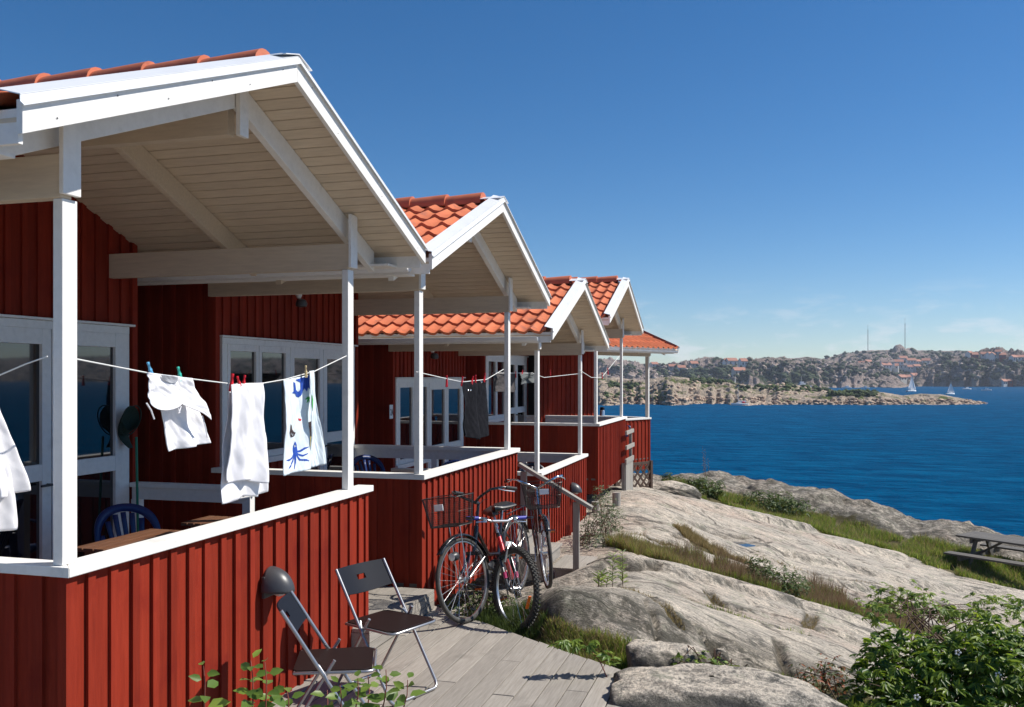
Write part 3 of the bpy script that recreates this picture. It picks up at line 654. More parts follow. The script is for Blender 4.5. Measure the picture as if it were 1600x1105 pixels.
# ---------------------------------------------------------------- steps, handrail, under-structures
def planks(mb, x0, x1, y0, y1, z0, z1, n, along='x'):
    for i in range(n):
        if along == 'x': mb.box(x0+(x1-x0)*i/n+.003, x0+(x1-x0)*(i+1)/n-.003, y0, y1, z0, z1)
        else: mb.box(x0, x1, y0+(y1-y0)*i/n+.003, y0+(y1-y0)*(i+1)/n-.003, z0, z1)
    return mb
t = empty('wooden_platform', (-3.2,6.7,0), 0, 'low grey wooden platform step between the two nearest cabins', 'platform')
planks(MB(), -.9,.40,-.68,.62,.145,.172, 9).build('top_boards', greyw, t, bevel=.002)
m = MB(); m.box(.375,.398,-.68,.62,.01,.072); m.box(.375,.398,-.68,.62,.076,.142); m.box(-.9,.374,.595,.618,.01,.142); m.box(-.9,.374,-.68,-.66,.01,.142); m.build('side_board', greyw, t, bevel=.002)
t = empty('wooden_stairs', (-2.6,10.95,-.3), 0, 'grey weathered wooden steps with a sloping handrail beyond the bicycles', 'stairs')
for k,(x1,z) in enumerate(((-.35,.32),(.0,.17),(.45,.02))):
    x0 = -1.2 if k == 0 else x1-.42
    planks(MB(), x0,x1,-.38,.42,z-.03,z, 3 if k else 6).build('tread', greyw, t, bevel=.002)
    m = MB(); m.box(x0+.05,x1-.03,-.36,-.33,z-.32,z-.031); m.box(x1-.06,x1-.03,-.33,.40,z-.17,z-.031); m.build('riser', greyw, t)
for x, zt, zb_ in ((-.28,1.16,-.1),(.36,.82,-.2)):
    m = MB(); m.box(x-.036,x+.036,-.47,-.425,zb_,zt); m.build('rail_post', greyv, t, bevel=.003)
m = MB(); m.bar((-.34,-.4475,1.25),(.55,-.4475,.755),.095,.04); m.build('handrail', greyv, t, bevel=.003)
# piles and planked stair side under the fourth cabin
def G(px, py, d): return P(px, py, d)
for (px, d, w, lab) in ((962,16.2,.15,'round grey timber post under the raised fourth cabin, right of the leafy shrub'),(930,15.0,.13,'timber post nearest the camera beneath the raised fourth cabin')):
    b_ = P(px+10, 588+(2.36)*1423/d, d); m = MB(); m.tube([(b_.x-.1,b_.y,-.55),(b_.x-.1,b_.y,-.07)], w*.5, 12)
    o = m.build('support_post', greyv, None, smooth=True); tag(recenter(o), lab, 'post')
t = empty('stair_screen', (-3.22,18.95,-.45), 0, 'tall grey plank screen with open rail frame at the corner of the fourth cabin', 'wooden screen')
m = MB(); m.box(.30,.36,-.95,-.89,0,.72); m.build('corner_post', greyv, t, bevel=.003); m = MB(); m.box(.30,.36,.0,.06,0,1.36); m.build('corner_post', greyv, t, bevel=.003)
m = MB(); 
for i in range(6): m.box(.362,.385,-.93+i*.16,-.93+(i+1)*.16-.006,.02,.70)
m.build('plank_side', greyv, t, bevel=.002)
m = MB(); m.box(.362,.40,-.95,.06,.70,.80); m.box(.362,.40,-.9,.14,.98,1.06); m.box(.362,.40,-.9,.06,1.28,1.355); m.build('cross_rail', greyv, t, bevel=.003)
# trellis under the fifth cabin
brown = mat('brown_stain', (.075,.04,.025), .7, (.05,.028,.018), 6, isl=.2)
q0 = P(985,768,19.6); q1 = P(1018,768,20.1); az = math.atan2(q1.y-q0.y, q1.x-q0.x); wd = (q1-q0).length+.5
t = empty('trellis', (q0.x,q0.y,-.5), az, 'dark brown diagonal lattice trellis under the farthest cabin', 'trellis')
m = MB(); 
for x in (-.5, wd-.5-.05): m.box(x,x+.07,-.02,.05,0,.64)
m.box(-.43,wd-.55,-.0,.04,.57,.63); m.box(-.43,wd-.55,0,.04,0,.06); m.build('frame', brown, t)
def diag(sg, yy):
    m = MB(); k = -1.6
    while k < wd+1.6:
        pts = []
        for s_ in np.linspace(0,1,40):
            x = k+s_*.54; z = .05+s_*.52 if sg > 0 else .57-s_*.52
            if -.43 < x < wd-.55: pts.append((x,yy,z))
        if len(pts) > 1: m.bar(pts[0],pts[-1],.012,.045)
        k += .21
    return m
diag(1,-.005).build('lath', brown, t); diag(-1,.012).build('lath', brown, t)
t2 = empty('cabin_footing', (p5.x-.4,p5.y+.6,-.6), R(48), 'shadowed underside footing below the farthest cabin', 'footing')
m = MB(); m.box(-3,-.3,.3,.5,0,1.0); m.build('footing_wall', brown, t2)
# ---------------------------------------------------------------- wall lamps
lampm = mat('lamp_hood', (.06,.062,.066), .38, (.05,.05,.055), 8, spec=.5)
def wall_lamp(loc, lab):
    L_ = empty('wall_lamp', loc, 0, lab, 'wall lamp', 'hooded outdoor wall lamps')
    m = MB(); nu, nv = 22, 12
    def hood(u, v):               # half egg, open underneath
        a = math.pi*u; ph = v*math.pi*.5; rr = math.sin(ph)**.85
        return (.005+.155*math.sin(a)*rr, -math.cos(a)*.105*rr, .135*math.cos(ph)**1.1-.03*rr*math.sin(a)*.4)
    m.grid(hood, nu, nv); m.build('hood', lampm, L_, smooth=True, solid=.004)
    m = MB(); m.box(0,.02,-.09,.09,-.04,.09); m.build('back_plate', darkm, L_, bevel=.004)
    m = MB(); m.ball((.07,0,-.0),.045,8,(1,1,.9)); m.build('bulb_cover', mat('frosted_glass',(.6,.6,.58),.3), L_, smooth=True)
pl = PX(421,915,-2.945); wall_lamp((-2.945,pl.y,pl.z-.02), 'dark egg shaped wall lamp above the folding chairs on the nearest cabin')
pl = PX(893,768,-2.945); wall_lamp((-2.945,pl.y,pl.z), 'dark round wall lamp on the third cabin behind the handrail')
# ---------------------------------------------------------------- folding chairs
steel = mat('painted_steel', (.36,.36,.37), .3, spec=.6, metal=.7)
blackp = mat('black_plastic', (.009,.011,.018), .6, spec=.12)
seatm = mat('seat_plastic', (.016,.008,.007), .55, spec=.15)
def arcpts(c, r, a0, a1, ax, ay, n=5):
    return [Vector(c)+Vector(ax)*r*math.cos(a0+(a1-a0)*k/n)+Vector(ay)*r*math.sin(a0+(a1-a0)*k/n) for k in range(n+1)]
def uframe(pa, pb, pc, pd, r=.05):
    """open tube pa-pb-pc-pd with rounded corners at pb and pc"""
    pa, pb, pc, pd = map(Vector, (pa,pb,pc,pd)); out = [pa]
    for p, q, s in ((pb,pa,pc),(pc,pb,pd)):
        d1 = (q-p).normalized(); d2 = (s-p).normalized()
        for k in range(7):
            t_ = k/6; out.append((p+d1*r)*(1-t_)**2+p*2*t_*(1-t_)+(p+d2*r)*t_**2)
    return out+[pd]
def fold_chair(loc, rz, lab):
    C = empty('folding_chair', loc, rz, lab, 'folding chair', 'black folding chairs on the boardwalk')
    w = .215                      # x forward, y across
    m = MB(); m.tube(uframe((-.245,-w,.775),(.235,-w,.011),(.235,w,.011),(-.245,w,.775)), .0105, 10); m.build('front_leg_frame', steel, C, smooth=True)
    m = MB(); m.tube(uframe((.03,-w+.018,.50),(-.27,-w+.018,.011),(-.27,w-.018,.011),(.03,w-.018,.50)), .0095, 10)
    m.build('rear_leg_frame', steel, C, smooth=True)
    for s_ in (-1,1): m = MB(); m.tube([(-.055,s_*(w-.02),.475),(-.02,s_*(w+.002),.43),(0,s_*(w+.008),.385)],.008,8); m.build('hinge', steel, C, smooth=True)
    # seat
    m = MB(); q = [(-.17,-.185),(.185,-.205),(.225,-.17),(.225,.17),(.185,.205),(-.17,.185),(-.19,.16),(-.19,-.16)]
    m.prism(q, 2, .438, .450); m.build('seat', seatm, C, bevel=.003)
    m = MB(); m.tube([(-.18,-.192,.437),(.19,-.208,.437),(.222,-.197,.437),(.236,-.17,.437),(.236,.17,.437),(.222,.197,.437),(.19,.208,.437),(-.18,.192,.437)], .0085, 8, closed=True); m.build('seat_frame', steel, C, smooth=True)
    # backrest: curved plate with a slot, fixed along the long tubes
    m = MB(); ax = Vector((.48,0,-.764)).normalized(); nrm = Vector((.764,0,.48)).normalized(); hh = .175; ny, nz2 = 24, 10
    o0 = Vector((-.245,0,.775))
    def bp(i, j, off):
        y = -w-.005+(2*w+.01)*i/ny; s_ = hh*j/nz2; bow = .035*math.cos(math.pi*.5*y/w)
        ed = 1-abs(y/w)**6; s2 = s_-(.018*(1-(y/w)**2) if j == 0 else 0)
        return o0+Vector((0,y,0))+ax*(s2-.0)-nrm*(bow+off)
    V = {}; vs = []; fs = []
    for off in (0,.009):
        for j in range(nz2+1):
            for i in range(ny+1): V[(i,j,off)] = len(vs); vs.append(bp(i,j,off))
    hole = lambda i, j: 10 <= i < 14 and 3 <= j < 5
    for i in range(ny):
        for j in range(nz2):
            if hole(i,j): continue
            a,b_,c,d = V[i,j,0],V[i+1,j,0],V[i+1,j+1,0],V[i,j+1,0]; fs.append((a,b_,c,d))
            a,b_,c,d = V[i,j,.009],V[i+1,j,.009],V[i+1,j+1,.009],V[i,j+1,.009]; fs.append((d,c,b_,a))
            for (p,q2,ii,jj) in (((i,j),(i+1,j),i,j-1),((i+1,j),(i+1,j+1),i+1,j),((i+1,j+1),(i,j+1),i,j+1),((i,j+1),(i,j),i-1,j)):
                if ii < 0 or jj < 0 or ii >= ny or jj >= nz2 or hole(ii,jj): fs.append((V[(*q2,0)],V[(*p,0)],V[(*p,.009)],V[(*q2,.009)]))
    m.add(vs, fs); m.build('backrest', blackp, C, smooth=True)
    return C
def camdir(du, dd): x, y = UD(du, dd); return math.atan2(y, x)
cx_, cy_ = UD(-.79, 5.80); fold_chair((cx_,cy_,0), camdir(.81,-.58), 'black folding chair with its back slot showing, beside the wooden step')
cx_, cy_ = UD(-.99, 5.0); fold_chair((cx_,cy_,0), camdir(.98,.12), 'black folding chair seen from the side under the wall lamp')
# ---------------------------------------------------------------- bicycles
rub = mat('tyre_rubber', (.055,.05,.043), .8, (.035,.033,.03), 20); alu = mat('brushed_alloy', (.62,.63,.64), .3, metal=.9); chrome = mat('chrome', (.75,.76,.78), .15, metal=1)
blackpaint = mat('black_gloss_paint', (.012,.012,.014), .25, coat=.5); redpaint = mat('red_gloss_paint', (.62,.012,.018), .25, coat=.5); gripblue = mat('blue_grip', (.03,.035,.32), .5); orange = mat('orange_reflector', (.85,.18,.02), .25)
saddlem = mat('saddle_vinyl', (.015,.015,.016), .35); wire = mat('dark_wire', (.03,.028,.027), .4, metal=.3); rubdark = mat('brake_rubber', (.015,.015,.015), .6); steelw = mat('spoke_steel', (.7,.7,.7), .25, metal=.9)
clearm = mat('clear_reflector', (.75,.76,.74), .12, coat=1); whiteref = mat('white_paint_gloss', (.8,.8,.8), .3); pinkm = mat('pink_decal', (.35,.012,.09), .4)
def wheel(par, c, Rr, rt, knob, ang=0, tag_='wheel', spokes=28, rimm=None):
    Wd = empty(tag_, c); Wd.parent = par; Wd.rotation_euler = (0,0,ang)   # plane x-z, axle y
    m = MB(); n = 56
    prof = [(math.cos(a)*rt, math.sin(a)*rt) for a in [2*math.pi*k/10 for k in range(10)]]
    rr = Rr-rt
    ring = lambda off_r, off_y, k: (math.cos(2*math.pi*k/n)*(rr+off_r), off_y, math.sin(2*math.pi*k/n)*(rr+off_r))
    vs = [ring(p[0],p[1],k) for k in range(n) for p in prof]
    m.add(vs, [(k*10+i,k*10+(i+1)%10,((k+1)%n)*10+(i+1)%10,((k+1)%n)*10+i) for k in range(n) for i in range(10)])
    if knob:
        K = 62
        for k in range(K):
            for (yy, of, dl) in ((-.016,0,.0),(.016,0,.5),(0,.5,.2),(-.026,.5,0),(.026,0,0)):
                a = 2*math.pi*(k+of)/K; r0 = rr+rt*(.95 if abs(yy) < .02 else .72); e = Vector((math.cos(a),0,math.sin(a))); tt = Vector((-math.sin(a),0,math.cos(a)))
                p = e*r0+Vector((0,yy,0)); m.bar(p-e*.004, p+e*.008, .010, .012, up=tt)
    m.build('tyre', rub, Wd, smooth=True)
    m = MB(); r1 = rr-rt*.55
    pr = [(r1+.004,-.011),(r1-.012,-.010),(r1-.016,0),(r1-.012,.010),(r1+.004,.011)]
    vs = [(math.cos(2*math.pi*k/n)*p[0], p[1], math.sin(2*math.pi*k/n)*p[0]) for k in range(n) for p in pr]
    m.add(vs, [(k*5+i,k*5+i+1,((k+1)%n)*5+i+1,((k+1)%n)*5+i) for k in range(n) for i in range(4)]); m.build('rim', rimm or alu, Wd, smooth=True)
    m = MB()
    for k in range(spokes):
        a = 2*math.pi*k/spokes; s_ = 1 if k%2 else -1; b_ = a+(.35 if (k//2)%2 else -.35)*4*.25*1.6
        m.tube([(math.cos(b_)*.022,s_*.028,math.sin(b_)*.022),(math.cos(a)*(r1-.01),0,math.sin(a)*(r1-.01))], .0013, 4)
    m.build('spokes', steelw, Wd)
    m = MB(); m.lathe([(.0001,-.05),(.007,-.05),(.008,-.035),(.026,-.03),(.026,-.027),(.014,-.022),(.014,.022),(.026,.027),(.026,.03),(.008,.035),(.007,.05),(.0001,.05)],16,(0,0,0),1); m.build('hub', alu, Wd, smooth=True)
    return Wd
def basket(par, c, w0, w1, dp0, dp1, h, ang=0):
    B = MB()
    def pt(s_, v):               # s around 0..1, v height
        w = (w0+(w1-w0)*v)/2; dpt = (dp0+(dp1-dp0)*v)/2; a = 2*math.pi*s_; e = .35
        x = math.copysign(abs(math.cos(a))**e, math.cos(a))*dpt; y = math.copysign(abs(math.sin(a))**e, math.sin(a))*w
        return Vector((c[0]+x, c[1]+y, c[2]+h*v))
    for v in (0,.5,1): B.tube([pt(k/36, v) for k in range(36)], .0035 if v in (0,1) else .002, 5, closed=True)
    for j in range(1,16): B.tube([pt(k/36, j/16) for k in range(36)], .0013, 3, closed=True)
    for k in range(84): B.tube([pt(k/84,0),pt(k/84,1)], .0013, 3)
    for k in range(-8,9): 
        y = k*w0/18; B.tube([(c[0]-dp0/2,c[1]+y,c[2]),(c[0]+dp0/2,c[1]+y,c[2])], .0011, 3)
    for k in range(-5,6):
        x = k*dp0/11; B.tube([(c[0]+x,c[1]-w0/2,c[2]),(c[0]+x,c[1]+w0/2,c[2])], .0011, 3)
    o = B.build('basket', wire, par); return o
def bike(loc, heading, lean, steer, lab, style):
    """origin at the front wheel contact; +x is forward (front at x=0, rear at x=-wb)"""
    mtb = style == 'mtb'
    Rr = .333 if mtb else .345; rt = .026 if mtb else .018; wb = 1.04 if mtb else 1.08
    B = empty('bicycle', loc, 0, lab, 'bicycle', 'bicycles parked by the cabin', rot=(Matrix.Rotation(heading,4,'Z') @ Matrix.Rotation(lean,4,'X')).to_euler())
    fm = redpaint if mtb else blackpaint
    F = empty('front_assembly', (0,0,0)); 
    rear = wheel(B, (-wb,0,Rr), Rr, rt, mtb, spokes=28)
    # steering axis passes the head tube
    ht = Vector((-.28 if mtb else -.27,0,.72 if mtb else .74)); hb = Vector((-.20,0,.60 if mtb else .56)); 
    axd = (ht-hb).normalized()
    # parts which turn with the front wheel are given in unsteered coordinates and rotated about the head axis
    Mst = Matrix.Translation(hb) @ Matrix.Rotation(steer,4,axd) @ Matrix.Translation(-hb)
    bpy.data.objects.remove(F)
    fw = wheel(B, (0,0,Rr), Rr, rt, mtb, spokes=32)
    fw.matrix_local = Mst @ Matrix.Translation((0,0,Rr))
    fc = MB(); fc.M = Mst; cr_ = hb+Vector((.02,0,-.03)); 
    for s_ in (-1,1):
        if mtb: fc.tube([cr_+Vector((0,s_*.055,0)), Vector((-.035,s_*.055,Rr+.02)), Vector((0,s_*.05,Rr))], .014, 8)
        else: fc.tube([cr_+Vector((0,s_*.04,0)), Vector((-.09,s_*.05,.42)), Vector((-.03,s_*.052,Rr+.04)), Vector((0,s_*.052,Rr))], [.013,.012,.010,.009], 8)
    fc.bar(cr_+Vector((0,-.065,0)), cr_+Vector((0,.065,0)), .035,.03); fc.tube([cr_, ht+axd*.04], .014, 8)
    f_o = fc.build('fork', blackpaint, B, smooth=True)
    if mtb:
        for s_ in (-1,1): d_ = MB(); d_.M = Mst; d_.tube([Vector((-.085,s_*.056,.455)), Vector((-.065,s_*.056,Rr+.075))], .0155, 8); d_.build('fork_decal', pinkm, B, smooth=True)
    # frame
    bb = Vector((-.60 if mtb else -.63,0,.29)); st_ = Vector((-.76 if mtb else -.80,0,.72 if mtb else .70)); ra = Vector((-wb,0,Rr))
    m = MB()
    m.tube([hb-axd*.01,ht],.020,10)
    if mtb: m.tube([ht-axd*.03,st_-Vector((-.02,0,.07))],.016,8); m.tube([hb+axd*.03,bb],.021,8)
    elif style == 'city': m.tube([hb+axd*.04,Vector((-.45,0,.36)),bb],.018,8); m.tube([ht-axd*.03,Vector((-.48,0,.47)),bb+(st_-bb)*.35],.015,8)
    else: m.tube([hb+axd*.04,Vector((-.42,0,.37)),bb],.02,8); m.tube([ht-axd*.04,bb+(st_-bb)*.55],.015,8)
    m.tube([bb,st_],.016,8)
    for s_ in (-1,1):
        m.tube([bb+Vector((0,s_*.02,0)), ra+Vector((.12,s_*.055,0)), ra+Vector((0,s_*.06,0))],.009,6); m.tube([st_-Vector((0,0,.04)), ra+Vector((0,s_*.06,0))],.008,6)
    m.build('frame', fm, B, smooth=True)
    m = MB(); sp = st_+(st_-bb).normalized()*(.12 if mtb else .10); m.tube([st_,sp],.0135,8); m.build('seat_post', alu, B, smooth=True)
    m = MB()
    def sad(u, v):
        x = -.13+.27*u; wd_ = (.085*(1-u)**.8+.022) if mtb else (.105*(1-u)**.7+.022); a = math.pi*2*v
        return (sp.x+x+.02, math.cos(a)*wd_*min(1,(1-u)*6+.2)*min(1,u*8+.15), sp.z+.035+math.sin(a)*.028+.012*(1-u)**3)
    m.grid(sad, 14, 16); m.build('saddle', saddlem, B, smooth=True)
    # cranks, chainring, chain, pedals
    m = MB(); m.lathe([(.085,-.052),(.092,-.05),(.092,-.046),(.085,-.044),(.03,-.046),(.02,-.05)],24,bb,1); m.tube([bb+Vector((0,-.07,0)),bb+Vector((0,.07,0))],.015,8)
    for s_, dx_, dz_ in ((-1,.10,-.13),(1,-.10,.13)): m.bar(bb+Vector((0,s_*.068,0)), bb+Vector((dx_,s_*.075,dz_)), .012,.022)
    m.build('crankset', darkm if mtb else alu, B)
    for s_, dx_, dz_ in ((-1,.10,-.13),(1,-.10,.13)):
        q = bb+Vector((dx_,s_*.125,dz_)); m = MB(); m.box(q.x-.035,q.x+.035,q.y-.04,q.y+.04,q.z-.011,q.z+.011); o = m.build('pedal', blackp, B, bevel=.003)
        m = MB(); m.box(q.x+.0355,q.x+.039,q.y-.03,q.y+.03,q.z-.008,q.z+.008); m.box(q.x-.039,q.x-.0355,q.y-.03,q.y+.03,q.z-.008,q.z+.008); m.build('pedal_reflector', orange, o)
    m = MB(); m.tube([bb+Vector((0,-.048,.09)),ra+Vector((0,-.048,.035)),ra+Vector((-.035,-.048,0)),ra+Vector((0,-.048,-.035)),bb+Vector((0,-.048,-.09))],.005,5); m.build('chain', darkm, B)
    if not mtb:
        m = MB(); m.bar(bb+Vector((.1,-.06,.0)), ra+Vector((-.04,-.06,.0)), .006,.15); m.build('chain_guard', blackp, B, bevel=.02)
        for cz, MM, a0, a1 in ((Vector((-wb,0,Rr)),None,.0,2.7),(Vector((0,0,Rr)),Mst,.75,2.95)):
            m = MB(); m.M = MM
            vs = []; nn = 26
            for k in range(nn+1):
                a = a0+(a1-a0)*k/nn
                for yy, rr2 in ((-.03,Rr+.012),(-.018,Rr+.026),(0,Rr+.03),(.018,Rr+.026),(.03,Rr+.012)): vs.append(cz+Vector((math.cos(a)*rr2,yy,math.sin(a)*rr2)))
            m.add(vs, [(k*5+i,k*5+i+1,(k+1)*5+i+1,(k+1)*5+i) for k in range(nn) for i in range(4)])
            for s_ in (-1,1): m.tube([cz+Vector((0,s_*.05,0)), cz+Vector((math.cos(a1-.25)*(Rr+.02),s_*.03,math.sin(a1-.25)*(Rr+.02)))],.0025,5)
            m.build('mudguard', blackpaint, B, smooth=True, solid=.0015)
        m = MB()
        for s_ in (-1,1):
            m.tube([(-wb-.22,s_*.05,Rr*2+.09),(-.82,s_*.05,Rr*2+.07)],.005,6); m.tube([(-wb-.15,s_*.05,Rr*2+.085),(-wb,s_*.065,Rr)],.005,6)
        for x in (-wb-.22,-wb-.05,-.9): m.tube([(x,-.05,Rr*2+.085),(x,.05,Rr*2+.085)],.004,6)
        m.build('rear_rack', blackpaint, B, smooth=True)
        m = MB(); m.box(-wb-.235,-wb-.225,-.04,.04,Rr*2+.04,Rr*2+.075); m.build('rear_reflector', mat('red_reflector',(.5,.01,.01),.2), B)
    # bars
    top = ht+axd*(.14 if mtb else .20)
    m = MB(); m.M = Mst
    m.tube([ht,top],.0125,8)
    if mtb:
        st2 = top+Vector((.07,0,.02)); m.tube([top,st2],.014,8); ends = []
        for s_ in (-1,1): m.tube([st2, st2+Vector((0,s_*.08,0)), st2+Vector((-.01,s_*.14,.02)), st2+Vector((-.035,s_*.29,.025))],.012,8)
        m.build('handlebar', alu, B, smooth=True)
        for s_ in (-1,1):
            g = MB(); g.M = Mst; g.tube([st2+Vector((-.02,s_*.19,.022)), st2+Vector((-.036,s_*.30,.025))],.0165,10); g.build('grip', gripblue, B, smooth=True)
            g = MB(); g.M = Mst; g.tube([st2+Vector((.0,s_*.135,.015)), st2+Vector((.045,s_*.15,.0)), st2+Vector((.04,s_*.25,-.005))],.005,6); g.box(st2.x-.02,st2.x+.02,st2.y+s_*.15-.015,st2.y+s_*.15+.015,st2.z-.01,st2.z+.03); g.build('brake_lever', alu, B)
            g = MB(); g.M = Mst; g.tube([st2+Vector((-.034,s_*.298,.025)), st2+Vector((.03,s_*.305,.03)), st2+Vector((.075,s_*.29,.035))],.011,8); g.build('bar_end', darkm, B, smooth=True)
    else:
        st2 = top+Vector((.05,0,.01)); m.tube([top,st2],.014,8)
        for s_ in (-1,1): m.tube([st2, st2+Vector((.03,s_*.09,.05)), st2+Vector((.02,s_*.20,.10)), st2+Vector((-.06,s_*.27,.10)), st2+Vector((-.20,s_*.285,.07))],.0115,8)
        m.build('handlebar', chrome if style == 'city2' else blackpaint, B, smooth=True)
        for s_ in (-1,1):
            g = MB(); g.M = Mst; g.tube([st2+Vector((-.09,s_*.275,.095)), st2+Vector((-.215,s_*.287,.066))],.0165,10); g.build('grip', rubdark, B, smooth=True)
            g = MB(); g.M = Mst; g.tube([st2+Vector((-.02,s_*.25,.095)), st2+Vector((-.04,s_*.29,.075)), st2+Vector((-.15,s_*.315,.05))],.0055,6); g.build('brake_lever', alu, B, smooth=True)
        fwc = Mst
        g = MB(); g.M = Mst; g.lathe([(.0001,.05),(.03,.045),(.038,.02),(.036,-.01),(.02,-.03),(.0001,-.035)],14,(.06,0,.55),0); o = g.build('headlight', darkm, B, smooth=True)
        g = MB(); g.M = Mst; g.lathe([(.0001,.053),(.032,.048)],14,(.061,0,.55),0); g.build('headlight_lens', clearm, o, smooth=True)
        bk = basket(B, (.06,0,.80), .31,.38,.22,.28,.235); bk.matrix_local = Mst
        g = MB(); g.M = Mst; g.box(.186,.196,-.045,.045,.935,.985); g.build('basket_reflector', whiteref, B, bevel=.003)
        g = MB(); g.M = Mst; g.tube([(.02,-.055,.80),(.0,-.055,Rr)],.004,6); g.tube([(.02,.055,.80),(.0,.055,Rr)],.004,6); g.build('basket_stay', alu, B, smooth=True)
    # cables
    m = MB(); m.M = Mst
    for k, s_ in enumerate((-1,1)):
        p0 = st2+Vector((.03,s_*.16,.02)); p3 = hb+Vector((.03,s_*.02,0)); p1 = p0+Vector((.12,-s_*.02,.05)); p2 = p3+Vector((.14,s_*.04,.10))
        m.tube([p0*(1-t_)**3+p1*3*t_*(1-t_)**2+p2*3*t_*t_*(1-t_)+p3*t_**3 for t_ in [i/12 for i in range(13)]],.0025,5)
    m.build('cable', rubdark, B, smooth=True)
    if mtb:
        m = MB(); m.M = Mst
        for s_ in (-1,1): m.tube([(-.075,s_*.062,.54),(-.06,s_*.05,.65),(-.09,s_*.012,.69)],.008,6)
        m.build('brake_arm', alu, B, smooth=True)
        m = MB(); m.M = Mst @ Matrix.Translation((0,0,Rr)) ; m.bar((.215,0,-.03),(.175,0,-.135),.010,.026,up=(0,1,0)); m.build('spoke_reflector', orange, B, bevel=.002)
        m = MB(); m.M = Mst; m.box(-.135,-.125,-.03,.03,.66,.70); m.build('front_reflector', clearm, B, bevel=.003)
    return B
def camyaw(px, py, z, du, dd): p = PZ(px, py, z); return (p.x, p.y, z), camdir(du, dd)
loc, hd = camyaw(732,973,0,-.375,-.927); bike(loc, hd, R(4), R(-13), 'black city bicycle with wire front basket leaning nearest the cabin wall', 'city')
loc, hd = camyaw(822,981,-.05,.05,-1); bike(loc, hd, R(17), R(36), 'red mountain bicycle with blue grips and knobby tyres', 'mtb')
loc, hd = camyaw(856,920,-.05,.02,-1); bike(loc, hd, R(6), R(6), 'dark bicycle with a front basket parked at the foot of the grey handrail', 'city2')
# ---------------------------------------------------------------- laundry
from mathutils import noise as mnoise
def cmat(n, c, r=.9, tr=.0, c2=None):
    m = mat(n, c, r, c2 or tuple(x*.94 for x in c), 30, bump=.25, bscale=220, spec=.1, bdist=.002, trans=tr); return m
wcloth = cmat('white_cotton', (.82,.81,.83)); kcloth = cmat('pale_towel', (.74,.82,.86)); jcloth = cmat('dark_denim', (.006,.0065,.009), c2=(.014,.014,.018)); gcloth = cmat('grey_cotton_shaded', (.075,.068,.068)); pcloth = cmat('pale_green_cotton_shaded', (.12,.13,.13))  # grey and pale green cottons: porch shade is put into their darkened colour
def cl_fn(TL, TR, BL, BR, X, folds=4, amp=.03, sway=0, ph=0, side=.0):
    a, b_, c, d = [PX(q[0], q[1], X) for q in (TL,TR,BL,BR)]
    def f(u, v, off=0):
        p = (a*(1-u)+b_*u)*(1-v)+(c*(1-u)+d*u)*v
        w = amp*(.25+.75*v)*(math.sin(u*folds*math.pi*2+ph+v*1.1)+.45*math.sin(u*folds*5.1+ph*2+v*2.3))
        w += .010*mnoise.noise(Vector((u*4+ph*9,v*5+u*3,ph)))+.005*mnoise.noise(Vector((u*11+ph*5,v*9-u*8,ph+3))); p = p+Vector((w+sway*v*v+off+.02*math.sin(v*5+u*3+ph)*v, side*math.sin(v*3.1)*.5+.25*w*math.cos(u*9), 0)); return p
    return f
def cloth(name, fn, m, parent=None, nu=46, nv=56, thick=.004, edge=None):
    mb = MB(); mb.grid((lambda u, v: fn(u, v if not edge else v*edge(u))), nu, nv); return mb.build(name, m, parent, smooth=80, solid=thick)
def inpoly(x, y, P_):
    c = False; j = len(P_)-1
    for i in range(len(P_)):
        if (P_[i][1] > y) != (P_[j][1] > y) and x < (P_[j][0]-P_[i][0])*(y-P_[i][1])/(P_[j][1]-P_[i][1])+P_[i][0]: c = not c
        j = i
    return c
def prnt(fn, polys, m, parent, name='print', holes=(), nu=110, nv=260, off=.0045):
    mb = MB(); us_ = [p[0] for q in polys for p in q]; vs_ = [p[1] for q in polys for p in q]
    for i in range(int(min(us_)*nu), int(max(us_)*nu)+1):
        for j in range(int(min(vs_)*nv), int(max(vs_)*nv)+1):
            u, v = (i+.5)/nu, (j+.5)/nv
            if any(inpoly(u,v,q) for q in polys) and not any(inpoly(u,v,q) for q in holes):
                mb.add([fn(i/nu,j/nv,off),fn((i+1)/nu,j/nv,off),fn((i+1)/nu,(j+1)/nv,off),fn(i/nu,(j+1)/nv,off)],[(0,1,2,3)])
    return mb.build(name, m, parent)
def stroke(pts, w):
    L_, R_ = [], []
    for i, p in enumerate(pts):
        a = pts[max(i-1,0)]; b_ = pts[min(i+1,len(pts)-1)]; dx, dy = (b_[0]-a[0])*1.0, (b_[1]-a[1])*2.4; l_ = math.hypot(dx,dy)+1e-9
        ww = w*(1 if i < len(pts)-1 else .3); L_.append((p[0]-dy/l_*ww, p[1]+dx/l_*ww/2.4)); R_.append((p[0]+dy/l_*ww, p[1]-dx/l_*ww/2.4))
    return L_+R_[::-1]
XL = -2.985
f = cl_fn((232,583),(298,590),(268,703),(320,691),XL,2,.012,ph=.4)
B = empty('white_blouse', PX(265,700,XL), 0, 'short white blouse pegged with a blue and a green peg', 'blouse')
def part_of(o, par):
    o.parent = par; o.matrix_parent_inverse = Matrix.Translation(-Vector(par.location)); return o
part_of(cloth('body', cl_fn((234,586),(300,592),(264,706),(322,692),XL-.012,2,.012,ph=.4), wcloth), B)
fl = cl_fn((229,582),(299,591),(228,633),(317,652),XL+.02,2,.018,sway=.03,ph=1.2)
part_of(cloth('folded_bodice', fl, wcloth, edge=lambda u: .92+.16*math.sin(u*7+.4)), B)
nm_ = MB(); nm_.grid(lambda u, v: fl(.30+.32*u, .02+.20*v*math.sqrt(max(0,1-(2*u-1)**2))+.0, .008), 12, 4); part_of(nm_.build('neck_lining', mat('grey_lining',(.33,.34,.37),.9)), B)
m = MB()
